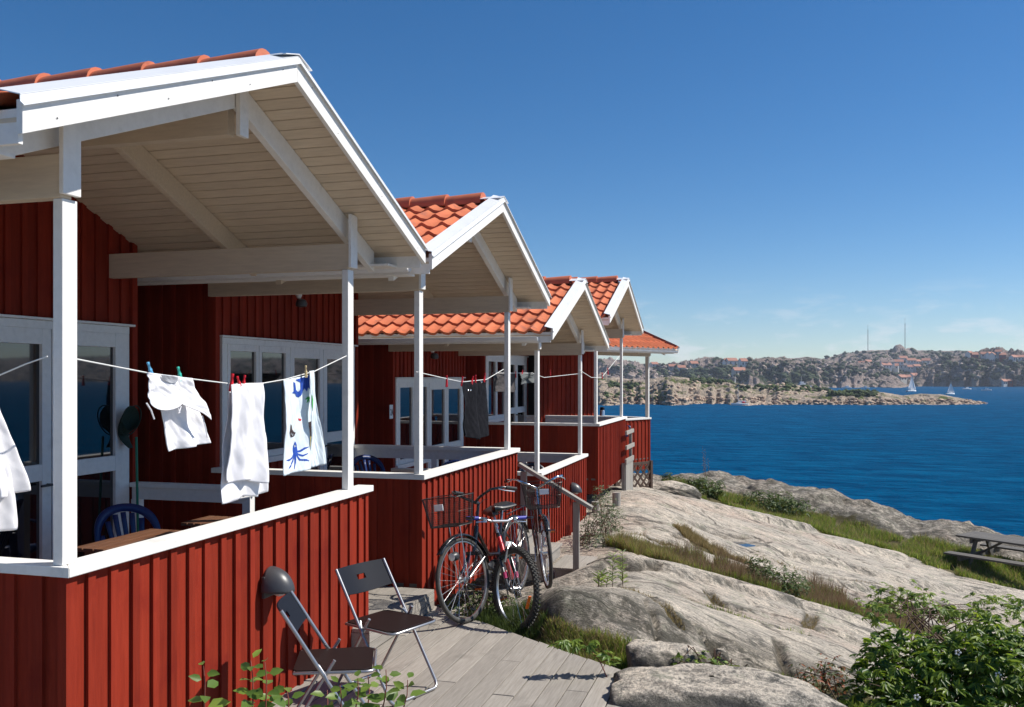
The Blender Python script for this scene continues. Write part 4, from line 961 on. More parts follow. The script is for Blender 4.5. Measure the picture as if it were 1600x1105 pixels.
for pts in ([(229,630),(236,641),(241,655)],[(316,650),(321,668),(324,684)],[(276,635),(281,645)],[(283,635),(279,646)]): m.tube([PX(a,b_,XL+.055) for a, b_ in pts], .004, 6)
part_of(m.build('tie_string', wcloth, smooth=True), B)
B = empty('white_towel', PX(380,790,XL), 0, 'long white bath towel hanging in folds from red pegs', 'towel')
part_of(cloth('front_layer', cl_fn((361,601),(411,598),(352,752),(412,752),XL+.03,2.2,.022,ph=.3), wcloth, edge=lambda u: 1+.02*math.sin(u*9)), B)
part_of(cloth('back_layer', cl_fn((358,602),(409,599),(344,788),(418,772),XL-.01,2.6,.016,ph=2), wcloth, edge=lambda u: .985+.015*math.sin(u*9+1)), B)
B = empty('beach_towel', PX(470,745,XL), 0, 'pale blue beach towel printed with a shark, a pirate ship and a squid', 'towel')
fb = cl_fn((443,594),(484,586),(444,744),(479,733),XL,1.1,.010,ph=.2)
part_of(cloth('front_fold', fb, kcloth), B)
fr_ = cl_fn((482,580),(492,579),(488,731),(505,725),XL+.035,.8,.012,ph=.6)
part_of(cloth('right_fold', fr_, kcloth), B)
fi = cl_fn((470,590),(488,585),(474,732),(494,728),XL-.03,.6,.008,ph=1); part_of(cloth('inner_fold', fi, kcloth), B)
pblue = mat('print_blue',(.012,.07,.40),.9); pdark = mat('print_brown',(.035,.018,.02),.9); pred = mat('print_red',(.6,.03,.04),.9); pyel = mat('print_yellow',(.62,.50,.12),.9); pgr = mat('print_green',(.05,.38,.07),.9); pwh = mat('print_white',(.8,.8,.8),.9)
shark = [(.42,.02),(.98,.0),(.99,.15),(.93,.13),(.86,.17),(.80,.13),(.70,.19),(.60,.215),(.48,.20),(.40,.165),(.28,.15),(.36,.135),(.34,.04),(.40,.05),(.44,.13),(.55,.155),(.62,.13),(.60,.06)]
part_of(prnt(fb, [shark], pblue, None), B)
ship = [(.24,.47),(.30,.50),(.36,.54),(.50,.575),(.56,.585),(.52,.62),(.38,.625),(.26,.60),(.20,.56),(.24,.53)]
part_of(prnt(fb, [ship], pdark, None, holes=[[(.31,.575),(.36,.57),(.37,.595),(.32,.598)],[(.42,.59),(.47,.588),(.47,.61),(.43,.612)]]), B)
part_of(prnt(fb, [[(.36,.55),(.60,.46),(.66,.50),(.50,.56)]], pwh, None), B)
part_of(prnt(fb, [[(.66,.44),(.76,.455),(.74,.475),(.68,.465)]], pred, None), B)
sq = [[(.56,.675),(.64,.72),(.66,.77),(.62,.825),(.52,.825),(.49,.77),(.50,.72)]]
for pts in ([(.52,.81),(.42,.845),(.28,.855),(.16,.85)],[(.54,.82),(.45,.88),(.32,.925),(.24,.945)],[(.56,.82),(.54,.90),(.48,.965)],[(.60,.82),(.68,.88),(.82,.89),(.92,.905)],[(.62,.81),(.74,.84),(.90,.825)],[(.62,.79),(.72,.79),(.82,.765),(.94,.76)]): sq.append(stroke(pts,.022))
part_of(prnt(fb, sq, pblue, None, holes=[[(.53,.715),(.56,.71),(.57,.735),(.54,.74)],[(.59,.715),(.62,.72),(.61,.74),(.58,.738)]]), B)
part_of(prnt(fb, [stroke([(.99,.245),(.90,.24),(.84,.25)],.03),stroke([(.99,.24),(.93,.27),(.9,.29)],.03),[(.96,.23),(1,.23),(1,.3),(.97,.28)]], pgr, None), B)
part_of(prnt(fr_, [stroke([(.02,.27),(.2,.32),(.45,.335)],.09),stroke([(.02,.30),(.2,.36),(.3,.42)],.10)], pgr, None, nu=40), B)
part_of(prnt(fi, [[(.3,.52),(1,.5),(1,.66),(.6,.68),(.3,.6)]], pdark, None, nu=60), B)
part_of(prnt(fi, [[(.05,.68),(1,.66),(1,.86),(.1,.88)]], pyel, None, nu=60), B)
f = cl_fn((-75,590),(-12,592),(-95,790),(40,752),XL-.35,3,.02,ph=1)
B = empty('white_sheet', PX(-20,820,XL-.35), 0, 'white cloth at the left edge of the photo, only its lower corner in view', 'sheet')
part_of(cloth('front_layer', cl_fn((-90,592),(-14,592),(-100,800),(41,766),XL-.33,3,.018,ph=1), wcloth), B)
part_of(cloth('back_layer', cl_fn((-90,592),(-16,594),(-110,850),(29,826),XL-.36,3,.018,ph=2), wcloth), B)
# dark trousers, grey and pale garments on the far lines
f = cl_fn((722,597),(760,594),(722,684),(765,678),XL,2.2,.03,sway=.02,ph=.5)
B = empty('dark_trousers', PX(742,688,XL), 0, 'pair of dark denim trousers drying on the second porch', 'trousers')
part_of(cloth('trouser_leg', cl_fn((721,597),(743,598),(721,680),(742,688),XL+.01,1.2,.03,sway=.02,ph=.5), jcloth), B)
part_of(cloth('trouser_leg', cl_fn((741,598),(760,593),(740,688),(764,676),XL-.01,1.2,.03,sway=.02,ph=1.9), jcloth), B)
m = MB()
for a, b_ in ((731,610),(735,610),(752,597)): q = PX(a,b_,XL+.04); m.ball((q.x,q.y,q.z),.012,6)
part_of(m.build('button', chrome, smooth=True), B)
o = cloth('grey_shirt', cl_fn((770,582),(807,584),(773,612),(806,613),XL-.15,1.5,.02,ph=.8), gcloth); tag(recenter(o), 'brownish grey garment on the line of the second porch, right of the dark trousers', 'shirt')
o = cloth('pale_cloth', cl_fn((812,584),(843,583),(813,601),(838,597),XL-.1,1.3,.02,ph=.1), pcloth); tag(recenter(o), 'small pale cloth on the line of the third porch', 'cloth')
# lines
linem = mat('line_cord', (.75,.75,.72), .6)
def line(pts, lab, r=.0035, curve=None):
    Q = []
    for i in range(len(pts)-1):
        a, b_ = pts[i], pts[i+1]
        for k in range(10): Q.append(a.lerp(b_,k/10))
    Q.append(pts[-1]); m = MB(); m.tube(Q, r, 6); o = m.build('clothes_line', linem, smooth=True); tag(recenter(o), lab, 'clothes line', 'clothes lines strung between the porch posts')
line([PX(108,559,XL),PX(170,571,XL),PX(232,583,XL),PX(298,592,XL),PX(362,600,XL),PX(410,599,XL),PX(445,593,XL),PX(492,580,XL),PX(552,551,XL)], 'white clothes line across the nearest porch, holding blouse and towels')
line([PX(-110,598,XL-.5),PX(-14,592,XL-.35),PX(40,569,XL-.12),PX(74,557,XL-.02)], 'white clothes line running off the left edge from the nearest post')
line([PX(650,581,XL),PX(698,592,XL),PX(722,597,XL),PX(760,593,XL),PX(787,577,XL)], 'white clothes line across the second porch, holding dark trousers', .004)
line([PX(770,583,XL-.15),PX(832,583,XL-.1),PX(850,590,XL-.08),PX(905,584,XL)], 'thin clothes line sagging across the third porch', .004)
line([PX(905,578,-2.95),PX(924,590,-2.95),PX(940,590,-2.95),PX(968,556,-2.95)], 'thin clothes line across the fourth porch with red pegs', .005)
pegc = {'red':mat('peg_red',(.62,.01,.02),.35),'blue':mat('peg_blue',(.12,.40,.65),.35),'green':mat('peg_green',(.05,.50,.38),.35),'wood':mat('peg_wood',(.62,.48,.25),.6)}
def peg(px, py, X, c, tilt, lab, s=1.0):
    p = PX(px, py, X); m = MB()
    for sg in (-1,1):
        m.M = Matrix.Translation(p) @ Matrix.Rotation(tilt,4,'X') @ Matrix.Rotation(sg*.16,4,'X') @ Matrix.Scale(s,4)
        m.box(-.005,.005,-.004+sg*.004,.004+sg*.004,-.035,.045)
    m.M = Matrix.Translation(p) @ Matrix.Rotation(tilt,4,'X'); m.box(-.007,.007,-.008,.008,-.002,.008)
    tag(recenter(m.build('clothes_peg', pegc[c], bevel=.0015)), lab, 'clothes peg', 'clothes pegs on the lines')
peg(235,579,XL+.01,'blue',.45,'pale blue peg on the upper left of the white blouse')
peg(281,586,XL+.01,'green',.35,'green peg on the upper right of the white blouse')
peg(362,600,XL+.02,'red',-.15,'red peg at the left corner of the long white towel',1.3)
peg(374,599,XL+.02,'red',.5,'tilted red peg between two others on the long white towel'); peg(381,598,XL+.02,'red',-.25,'rightmost red peg on the long white towel')
peg(478,582,XL+.03,'wood',.05,'wooden peg holding the printed beach towel')
peg(698,597,XL,'red',.0,'lone red peg left of the dark trousers',1.4); peg(722,597,XL+.01,'red',-.3,'red peg at the left corner of the dark trousers',1.3)
peg(738,595,XL+.01,'red',-.5,'tilted red peg at the middle of the dark trousers',1.2); peg(743,594,XL+.01,'red',0,'upright red peg at the middle of the dark trousers',1.2); peg(757,591,XL+.01,'red',-.35,'red peg at the right corner of the dark trousers',1.3)
peg(806,586,XL-.12,'red',.1,'red peg at the right edge of the brownish grey garment'); peg(816,583,XL-.1,'red',-.5,'red peg at the left of the small pale cloth'); peg(838,582,XL-.1,'red',.2,'red peg at the right of the small pale cloth')
peg(860,583,XL-.05,'red',0,'lone red peg on the bare end of the third porch line')
peg(941,588,-2.93,'red',.3,'lower left red peg on the fourth porch line',1.4); peg(950,581,-2.93,'red',.3,'red peg higher up on the fourth porch line',1.6)
# ---------------------------------------------------------------- porch furniture
blue = mat('blue_plastic', (.004,.022,.115), .38, spec=.5); navy = mat('navy_plastic', (.008,.012,.03), .4, spec=.4)
def plastic_chair(loc, rz, lab, m_, slots=True):
    C = empty('plastic_chair', loc, rz, lab, 'plastic chair', 'plastic chairs on the porches')
    # x forward; seat .42 high, back top .84
    m = MB()
    def sg(u, v):
        w = .235-.03*v; return (.22-.44*v, (u-.5)*2*w, .42-.03*v+.02*(2*u-1)**2-(.03 if v < .05 else 0))
    m.grid(sg, 10, 10); m.build('seat', m_, C, smooth=True, solid=.006)
    def bk(y, z):                 # back surface
        return Vector((-.22-.16*(z-.40)/.44-.05+.05*(y/.27)**2*1.2, y, z))
    m = MB(); top = []
    for k in range(25):
        a = math.pi*k/24; y = -math.cos(a)*.265*(.9+.1*math.sin(a)); z = .52+.33*math.sin(a)**.55
        top.append(bk(y, z))
    inner = [bk(-math.cos(math.pi*k/24)*.205, .50+.295*math.sin(math.pi*k/24)**.55) for k in range(25)]
    vs = top+inner; fs = [(i,i+1,25+i+1,25+i) for i in range(24)]; m.add(vs, fs)
    m.build('back_frame', m_, C, smooth=True, solid=.010)
    m = MB()
    for k in range(7):
        t_ = (k-3)/3; y0, y1 = t_*.11, t_*.185; zt = .50+.29*math.sqrt(max(.05,1-(t_*.86)**2)); w0, w1 = .012, .019
        if not slots: w0, w1 = .019,.030
        rows = []
        for j in range(7):
            s_ = j/6; z = .415+(zt-.415)*s_; y = y0+(y1-y0)*s_**.8; w = w0+(w1-w0)*s_; rows += [bk(y-w,z),bk(y+w,z)]
        m.add(rows, [(2*j,2*j+1,2*j+3,2*j+2) for j in range(6)])
    if not slots:
        for z in (.58,.70): 
            rows = []
            for j in range(9): y = -.19+.38*j/8; rows += [bk(y,z-.014),bk(y,z+.014)]
            m.add(rows, [(2*j,2*j+1,2*j+3,2*j+2) for j in range(8)])
    m.build('back_slats', m_, C, smooth=True, solid=.008)
    for s_ in (-1,1):
        m = MB(); pts = [Vector((-.27,s_*.262,.57)),Vector((-.12,s_*.285,.635)),Vector((.08,s_*.285,.645)),Vector((.20,s_*.27,.62))]
        q = []
        for p in pts: q += [p+Vector((0,-.026,0)),p+Vector((0,.026,0))]
        m.add(q, [(2*j,2*j+1,2*j+3,2*j+2) for j in range(3)]); m.build('armrest', m_, C, smooth=True, solid=.012)
        for x0, x1, zt in ((.20,.27,.62),(-.24,-.31,.44)):
            m = MB(); m.hexa([(x1-.022,s_*.275-.018,0),(x1+.022,s_*.275-.018,0),(x1+.022,s_*.275+.018,0),(x1-.022,s_*.275+.018,0)],[(x0-.03,s_*.262-.014,zt),(x0+.03,s_*.262-.014,zt),(x0+.03,s_*.262+.014,zt),(x0-.03,s_*.262+.014,zt)]); m.build('leg', m_, C, bevel=.005)
    return C
p = PX(188,800,-4.35); plastic_chair((-4.22,p.y+.12,.215), R(-28), 'blue plastic armchair with fanned back on the nearest porch', blue)
p = PX(432,800,-4.05); plastic_chair((-3.75,p.y-.55,.08), R(160), 'blue plastic chair almost hidden under the beach towel on the nearest porch', blue)
plastic_chair((-4.5,10.0,.185), R(-35), 'blue plastic armchair inside the second porch, its back top above the near rail', blue)
plastic_chair((-3.75,9.75,.16), R(-110), 'blue plastic chair low behind the rail at the far end of the second porch', blue)
plastic_chair((-3.5,13.6,-.22), R(-60), 'dark navy plastic chair on the third porch', navy, False)
plastic_chair((-3.9,17.2,.215), R(-75), 'dark navy plastic chair on the fourth porch against the sunlit wall', navy, False)
p = P(962,652,20.9); plastic_chair((p.x,p.y,p.z-.84), R(-60), 'blue plastic chair on the farthest porch beside the silver flask', blue)
woodb = mat('oiled_wood', (.17,.075,.035), .5, (.11,.045,.022), 4, (20,2,20), isl=.15, bump=.2)
def table(loc, rz, lx, ly, lab):
    T = empty('wooden_table', loc, rz, lab, 'table', 'oiled wood tables on the porches'); m = MB(); n = 9
    for i in range(n): m.box(-lx/2+lx*i/n+.004, -lx/2+lx*(i+1)/n-.004, -ly/2, ly/2, .70, .722)
    m.build('tabletop', woodb, T, bevel=.002)
    for yy in (-ly/2+.05, ly/2-.08): m = MB(); m.box(-lx/2+.05,lx/2-.05,yy,yy+.03,.63,.699); m.build('apron', woodb, T)
    for sx in (-1,1):
        for sy in (-1,1): m = MB(); m.box(sx*(lx/2-.08)-.025,sx*(lx/2-.08)+.025,sy*(ly/2-.1)-.025,sy*(ly/2-.1)+.025,0,.63); m.build('leg', woodb, T)
table((-3.72,4.90,.245), 0, .70, .72, 'brown slatted wooden table behind the white rail of the nearest porch')
table((-3.78,5.70,.245), 0, .5, .34, 'small brown wooden side table just beyond the slatted table on the nearest porch')
table((-3.75,8.95,.185), 0, .7, .9, 'brown wooden table behind the rail of the second porch')
# thermos, net, house number, small lamp under the eave
T = empty('thermos', P(941,653,19.9)-Vector((0,0,.02)), 0, 'silver and black thermos flask on the farthest rail', 'thermos')
m = MB(); m.lathe([(.0001,0),(.055,0),(.055,.17),(.045,.19)],16); m.build('flask_body', alu, T, smooth=True)
m = MB(); m.lathe([(.046,.191),(.05,.20),(.05,.24),(.04,.255),(.0001,.258)],16); m.build('flask_lid', blackp, T, smooth=True)
netg = mat('green_pole', (.01,.20,.11), .4); netm = mat('dark_net', (.01,.03,.02), .8)
q = PX(213,690,-4.9); T = empty('landing_net', (q.x,q.y,.215), 0, 'green handled fishing net leaning by the glass door', 'fishing net')
m = MB(); m.tube([(0.05,-.03,0),(0,0,1.30)],.010,8); m.build('pole', netg, T, smooth=True)
m = MB(); m.tube([(.04*math.sin(a)-.05,.11*math.cos(a),1.43+.12*math.sin(a)) for a in [k*math.pi/10 for k in range(20)]],.005,6,closed=True)
m.grid(lambda u, v: (-.05-.12*math.sin(math.pi*v)*.6, .10*math.cos(2*math.pi*u)*(1-v*.7), 1.45-.24*v+.10*math.sin(2*math.pi*u)*(1-v)), 16, 6)
m.build('net', netm, T)
plate = mat('plate_white', (.72,.76,.8), .4); q = PX(611.5,644,-5.07+.025)
T = empty('house_number', (q.x,q.y,q.z-.09), 0, 'small white house number plate 2A beside the third cabin window', 'number plate')
m = MB(); m.box(-.002,.006,-.065,.065,0,.19); m.build('plate', plate, T)
fc_ = bpy.data.curves.new('num','FONT'); fc_.body = '2A'; fc_.size = .13; fc_.extrude = .001; fo = bpy.data.objects.new('num', fc_); COL.objects.link(fo)
dg = bpy.context.evaluated_depsgraph_get(); me = bpy.data.meshes.new_from_object(fo.evaluated_get(dg)); bpy.data.objects.remove(fo)
no = bpy.data.objects.new('digits', me); COL.objects.link(no); no.parent = T; no.rotation_euler = (R(90),0,R(90)); no.location = (.0075,-.052,.045); no.scale = (.62,1,1); me.materials.clear(); me.materials.append(blackp)
def eave_lamp(px, py, X, lab):
    q = PX(px, py, X); T = empty('eave_lamp', q, 0, lab, 'lamp', 'small lamps under the eaves'); m = MB(); m.lathe([(.0001,.09),(.03,.09),(.034,.0),(.02,-.03),(.0001,-.03)],12); m.build('socket', white, T, smooth=True)
    m = MB(); m.lathe([(.0001,-.032),(.05,-.05),(.065,-.09),(.055,-.12),(.0001,-.13)],14,(.03,0,0)); m.build('glass_bowl', lampm, T, smooth=True); m = MB(); m.tube([(-.08,0,.05),(0,0,.05)],.01,8); m.build('bracket', white, T)
eave_lamp(467,462,-4.95,'small white and dark lamp high on the second cabin wall'); eave_lamp(676,548,-4.95,'small dark lamp high on the third cabin wall')
# ---------------------------------------------------------------- picnic table
def picnic(loc, rz):
    T = empty('picnic_table', loc, rz, 'weathered grey picnic table with attached benches on the grass, right edge', 'picnic table')
    Lh = .95; m = MB(); n = 5
    for i in range(n): m.box(-Lh,Lh,-.37+.74*i/n+.004,-.37+.74*(i+1)/n-.004,.715,.75)
    m.build('tabletop', greyx, T, bevel=.003)
    for s_ in (-1,1):
        m = MB(); 
        for i in range(2): m.box(-Lh,Lh,s_*.70-.125+.125*i+.003,s_*.70-.125+.125*(i+1)-.003,.43,.465)
        m.build('bench_seat', greyx, T, bevel=.003)
    for x in (-.68,.68):
        m = MB(); m.box(x-.02,x+.02,-.78,.78,.335,.43); m.box(x-.02,x+.02,-.34,.34,.62,.714); m.build('cross_beam', greyx, T, bevel=.003)
        for s_ in (-1,1): m = MB(); m.bar((x+.042,s_*.60,-.05),(x+.042,s_*.20,.70),.095,.04,up=(1,0,0)); m.build('leg', greyx, T, bevel=.003)
    for s_ in (-1,1): m = MB(); m.bar((s_*.66,0,.40),(s_*.2,0,.70),.05,.04); m.build('brace', greyx, T)
greyx = mat('weathered_plank', (.15,.137,.12), .8, (.085,.078,.07), 3, (2,25,25), isl=.15, bump=.4, bst=(4,50,50), bscale=6, bdist=.004)
q = P(1588,892,18.9); u_, d_ = (1588-800)/1423*18.9, 18.9; gz = float(height(np.array([u_]), np.array([d_]))[0][0])
picnic((q.x, q.y, gz+.06), camdir(.60,-.80)); bpy.data.objects['picnic_table'].scale = (1.12,1.12,1.1)
# ---------------------------------------------------------------- vegetation
def vmat(name, c1_, c2_, trans=.25, rough=.55, isl_=.3, pos=(.3,.7)):
    m = bpy.data.materials.new(name); m.use_nodes = True; t = m.node_tree; b = t.nodes['Principled BSDF']; l = t.links.new
    b.inputs['Roughness'].default_value = rough; b.inputs['Specular IOR Level'].default_value = .35
    g = N(t,'ShaderNodeNewGeometry'); r = N(t,'ShaderNodeValToRGB'); r.color_ramp.elements[0].color = (*c1_,1); r.color_ramp.elements[1].color = (*c2_,1)
    r.color_ramp.elements[0].position = pos[0]; r.color_ramp.elements[1].position = pos[1]
    l(g.outputs['Random Per Island'], r.inputs[0]); l(r.outputs[0], b.inputs['Base Color'])
    tr = N(t,'ShaderNodeBsdfTranslucent'); hs = N(t,'ShaderNodeHueSaturation'); hs.inputs['Value'].default_value = 1.7; hs.inputs['Hue'].default_value = .49; l(r.outputs[0], hs.inputs['Color']); l(hs.outputs[0], tr.inputs[0])
    ms = N(t,'ShaderNodeMixShader'); ms.inputs[0].default_value = trans; l(b.outputs[0], ms.inputs[1]); l(tr.outputs[0], ms.inputs[2]); l(ms.outputs[0], t.nodes['Material Output'].inputs['Surface'])
    return m
grassm = vmat('grass_blades', (.08,.145,.02), (.25,.31,.05), .4); dryg = vmat('dry_grass', (.20,.16,.06), (.34,.27,.12), .3); redg = vmat('red_seed_grass', (.17,.10,.06), (.27,.20,.11)); leafg = vmat('bush_leaf', (.04,.095,.012), (.19,.27,.025), .35, .42); leafd = vmat('weed_leaf', (.035,.07,.015), (.10,.14,.03), .25); leafy = vmat('young_leaf', (.10,.17,.03), (.22,.30,.05), .35, .4); leafgy = vmat('grey_green_leaf', (.07,.10,.05), (.14,.17,.08), .2)
stemm = mat('stem_brown', (.09,.045,.025), .7); stemr = mat('stem_red', (.20,.05,.03), .6); whitefl = mat('white_petal', (.8,.8,.78), .7)
def npmesh(name, V, F, m, smooth=False):
    me = bpy.data.meshes.new(name); me.vertices.add(len(V)); me.vertices.foreach_set('co', V.astype(np.float32).ravel())
    k = F.shape[1]; me.loops.add(F.size); me.loops.foreach_set('vertex_index', F.ravel().astype(np.int32)); me.polygons.add(len(F))
    me.polygons.foreach_set('loop_start', np.arange(len(F),dtype=np.int32)*k); me.polygons.foreach_set('loop_total', np.full(len(F),k,dtype=np.int32)); me.update(calc_edges=True)
    if smooth: me.polygons.foreach_set('use_smooth', np.ones(len(F),bool))
    me.materials.append(m); o = bpy.data.objects.new(name, me); COL.objects.link(o); return o
def blades(name, u, d, h, w, m, kind='stuff', lean=.45, ex=None):
    n = len(u); z = height(u, d)[0]-.02; x, y = u*CT-d*ST, u*ST+d*CT
    a = rng.uniform(0, 2*np.pi, n); la = rng.uniform(0,2*np.pi,n); ln = lean*rng.uniform(.2,1,n)*h
    rx, ry = np.cos(a)*w/2, np.sin(a)*w/2; lx, ly = np.cos(la)*ln, np.sin(la)*ln
    V = np.zeros((n,5,3))
    V[:,0] = np.stack([x-rx,y-ry,z],-1); V[:,1] = np.stack([x+rx,y+ry,z],-1)
    V[:,2] = np.stack([x+rx*.8+lx*.3,y+ry*.8+ly*.3,z+h*.55],-1); V[:,3] = np.stack([x-rx*.8+lx*.3,y-ry*.8+ly*.3,z+h*.55],-1); V[:,4] = np.stack([x+lx,y+ly,z+h*.97],-1)
    b = np.arange(n)[:,None]*5; F = np.concatenate([b+[0,1,2],b+[0,2,3],b+[3,2,4]],0)
    return npmesh(name, V.reshape(-1,3), F, m)
def along(pts, n, wmul=1.0, dens=None):
    q = np.array([((p[0]-800)/1423*p[2], p[2], p[3]) for p in pts]); L_ = np.hypot(*(np.diff(q[:,:2],axis=0).T)); wt_ = L_*(q[:-1,2]+q[1:,2]); pr = wt_/wt_.sum()
    s = rng.choice(len(L_), n, p=pr); t = rng.uniform(0,1,n); w = (q[s,2]+(q[s+1,2]-q[s,2])*t)*wmul
    r = rng.uniform(-1,1,n); dx, dy = q[s+1,0]-q[s,0], q[s+1,1]-q[s,1]; l_ = np.hypot(dx,dy)
    u = q[s,0]+dx*t-dy/l_*r*w; d = q[s,1]+dy*t+dx/l_*r*w
    keep = fbm(u*1.3+2, d*1.3, 55, 3) > -.28
    return u[keep], d[keep]
T_ = [t_[0] for t_ in TROUGH]
def gr(name, pts, n, h0, h1, w, m, lean=.5, wm=1.0):
    u, d = along(pts, n, wm); h = rng.uniform(h0,h1,len(u))*(1+.5*fbm(u*2,d*2,66,2)); return tag(blades(name, u, d, h, w, m, lean=lean), kind='stuff')
gr('grass', T_[0], 52000, .05, .17, .010, grassm, .7); gr('dry_grass', T_[0], 9000, .08, .24, .009, dryg, .6)
gr('grass', T_[1], 36000, .06, .20, .007, grassm, .6); gr('grass', T_[2], 7000, .04, .14, .007, dryg, .6)
gr('red_grass', T_[1][2:], 13000, .16, .34, .005, redg, .35); gr('dry_grass', T_[1][:3], 6000, .1, .22, .006, dryg, .5)
gr('grass', T_[3], 30000, .04, .13, .006, grassm, .7); gr('dry_grass', T_[3][:3], 5000, .05, .14, .005, dryg, .7)
gr('grass', T_[4], 9000, .05, .16, .006, leafd, .6)
for c_ in (CRACK[0],CRACK[1],CRACK[3],CRACK[6],CRACK[4],CRACK[5]): gr('moss_grass', [(p[0],p[1],p[2],.07) for p in c_], 1300, .02, .07, .006, dryg if c_ is not CRACK[0] else grassm, .6)
LEAF = np.array([(0,0,0),(.28,.30,.05),(.30,0,-.03),(.28,-.30,.05),(.65,.25,.02),(.66,0,-.07),(.65,-.25,.02),(1,0,-.14)])   # x along, y across
LF = np.array([(0,2,1),(0,3,2),(1,2,5),(1,5,4),(2,3,6),(2,6,5),(4,5,7),(5,6,7)])
def leaves(name, base, dirs, ups, L_, W_, m, parent=None, smooth=True):
    n = len(base); x = dirs/np.linalg.norm(dirs,axis=1,keepdims=True); y = np.cross(ups, x); y /= np.linalg.norm(y,axis=1,keepdims=True)+1e-9; z = np.cross(x, y)
    V = base[:,None]+x[:,None]*(LEAF[:,0][None,:,None]*L_[:,None,None])+y[:,None]*(LEAF[:,1][None,:,None]*W_[:,None,None])+z[:,None]*(LEAF[:,2][None,:,None]*L_[:,None,None])
    F = (np.arange(n)[:,None,None]*8+LF[None]).reshape(-1,3); o = npmesh(name, V.reshape(-1,3), F, m, smooth)
    if parent: o.parent = parent; o.matrix_parent_inverse = Matrix.Translation(-Vector(parent.location))
    return o
def blob_leaves(cs, n, jit):
    """points on and in a set of ellipsoids (centre, radii), thicker near the surface; returns points and outward normals"""
    w = np.array([c[1][0]*c[1][1]*c[1][2] for c in cs])**.7; s = rng.choice(len(cs), n, p=w/w.sum()); v = rng.normal(size=(n,3)); v /= np.linalg.norm(v,axis=1,keepdims=True)
    r = rng.uniform(.35,1,n)**.45; C = np.array([c[0] for c in cs])[s]; Rr = np.array([c[1] for c in cs])[s]
    lump = 1+.22*np.sin(v[:,0]*7+s)*np.cos(v[:,1]*6+v[:,2]*5)
    return C+v*Rr*(r*lump)[:,None]+rng.normal(size=(n,3))*jit, v
def palm(name, pts, nrm, L0, m, parent, k=5, wr=.42):
    n = len(pts); az = rng.uniform(0,2*np.pi,n); B_, D_, U_, LL, WW = [],[],[],[],[]
    up = nrm*.5+np.array([0,0,.9])+rng.normal(size=(n,3))*.35; up /= np.linalg.norm(up,axis=1,keepdims=True)
    t1 = np.cross(up, np.stack([np.cos(az),np.sin(az),az*0],-1)); t1 /= np.linalg.norm(t1,axis=1,keepdims=True); t2 = np.cross(up, t1)
    sz = rng.uniform(.65,1.2,n)
    for j in range(k):
        a = (j-(k-1)/2)*2.3/max(1,k-1)*1.05; dr = t1*math.cos(a)+t2*math.sin(a)-up*.25
        B_.append(pts); D_.append(dr); U_.append(up+rng.normal(size=(n,3))*.15); l_ = L0*sz*(1-.35*abs(a)/1.3); LL.append(l_); WW.append(l_*wr*1.35)
    return leaves(name, np.concatenate(B_), np.concatenate(D_), np.concatenate(U_), np.concatenate(LL), np.concatenate(WW), m, parent)
def stems(name, cs, root, n, r, m, parent):
    mb = MB()
    for i in range(n):
        c = cs[i % len(cs)]; e = Vector(c[0])+Vector([random.uniform(-.8,.8)*q for q in c[1]]); e.z += abs(c[1][2])*.3
        s_ = Vector(root)+Vector((random.uniform(-.25,.25),random.uniform(-.2,.2),0)); md = s_.lerp(e,.5)+Vector((random.uniform(-.1,.1),random.uniform(-.1,.1),.12))
        mb.tube([s_, s_.lerp(md,.6), md, md.lerp(e,.6), e], [r,r*.8,r*.65,r*.5,r*.3], 5)
    o = mb.build(name, m, None, smooth=True); o.parent = parent; o.matrix_parent_inverse = Matrix.Translation(-Vector(parent.location)); return o
def bush(name, lab, cat, cs, n, L0, m, k=5, stem_n=20, root=None, sm=None, wr=.42, jit=.03, group=None):
    root = root or (cs[0][0][0], cs[0][0][1], cs[0][0][2]-cs[0][1][2]); T = empty(name, root, 0, lab, cat, group)
    p, v = blob_leaves(cs, n, jit); palm('foliage', p, v, L0, m, T, k, wr)
    stems('stem', cs, root, stem_n, .006, sm or stemm, T); return T
def E(px, py, d, rx, ry, rz_): p = P(px, py, d); return ((p.x,p.y,p.z),(rx,ry,rz_))
cs = [E(1460,1075,6.0,.42,.4,.30),E(1400,1040,6.1,.28,.3,.26),E(1530,1040,6.0,.42,.4,.28),E(1600,1090,5.7,.45,.4,.34),E(1660,1040,6.0,.5,.4,.36),E(1370,1085,5.9,.20,.25,.18),E(1480,1022,6.2,.26,.25,.12),E(1560,1005,6.1,.26,.25,.10),E(1740,1080,5.8,.5,.5,.4),E(1500,1130,5.6,.5,.4,.2)]
T = bush('leafy_bush', 'large dense creeper bush of five fingered leaves filling the lower right corner', 'bush', cs, 3000, .084, leafg, stem_n=60)
cs2 = [E(1405,935,7.4,.24,.22,.09),E(1445,942,7.3,.18,.2,.07),E(1480,958,7.2,.16,.2,.07),E(1560,950,7.2,.24,.2,.09),E(1530,972,7.0,.16,.2,.06),E(1370,955,7.2,.15,.2,.06)]
bush('creeper_spray', 'loose sprays of yellow green creeper leaves reaching up behind the corner bush', 'creeper', cs2, 380, .062, leafy, stem_n=26, root=tuple(P(1450,1010,6.9)))
m = MB()
for (a,b_,d) in ((1497,1020,5.75),(1560,1055,5.6),(1433,1090,5.5),(1560,1040,5.7)):
    q = P(a,b_,d)
    for k in range(5): an = k*1.257; m.ball((q.x+.014*math.cos(an),q.y+.005,q.z+.014*math.sin(an)),.007,4,(1,.5,1))
o = m.build('white_flowers', whitefl, None, smooth=True); o.parent = T; o.matrix_parent_inverse = Matrix.Translation(-Vector(T.location))
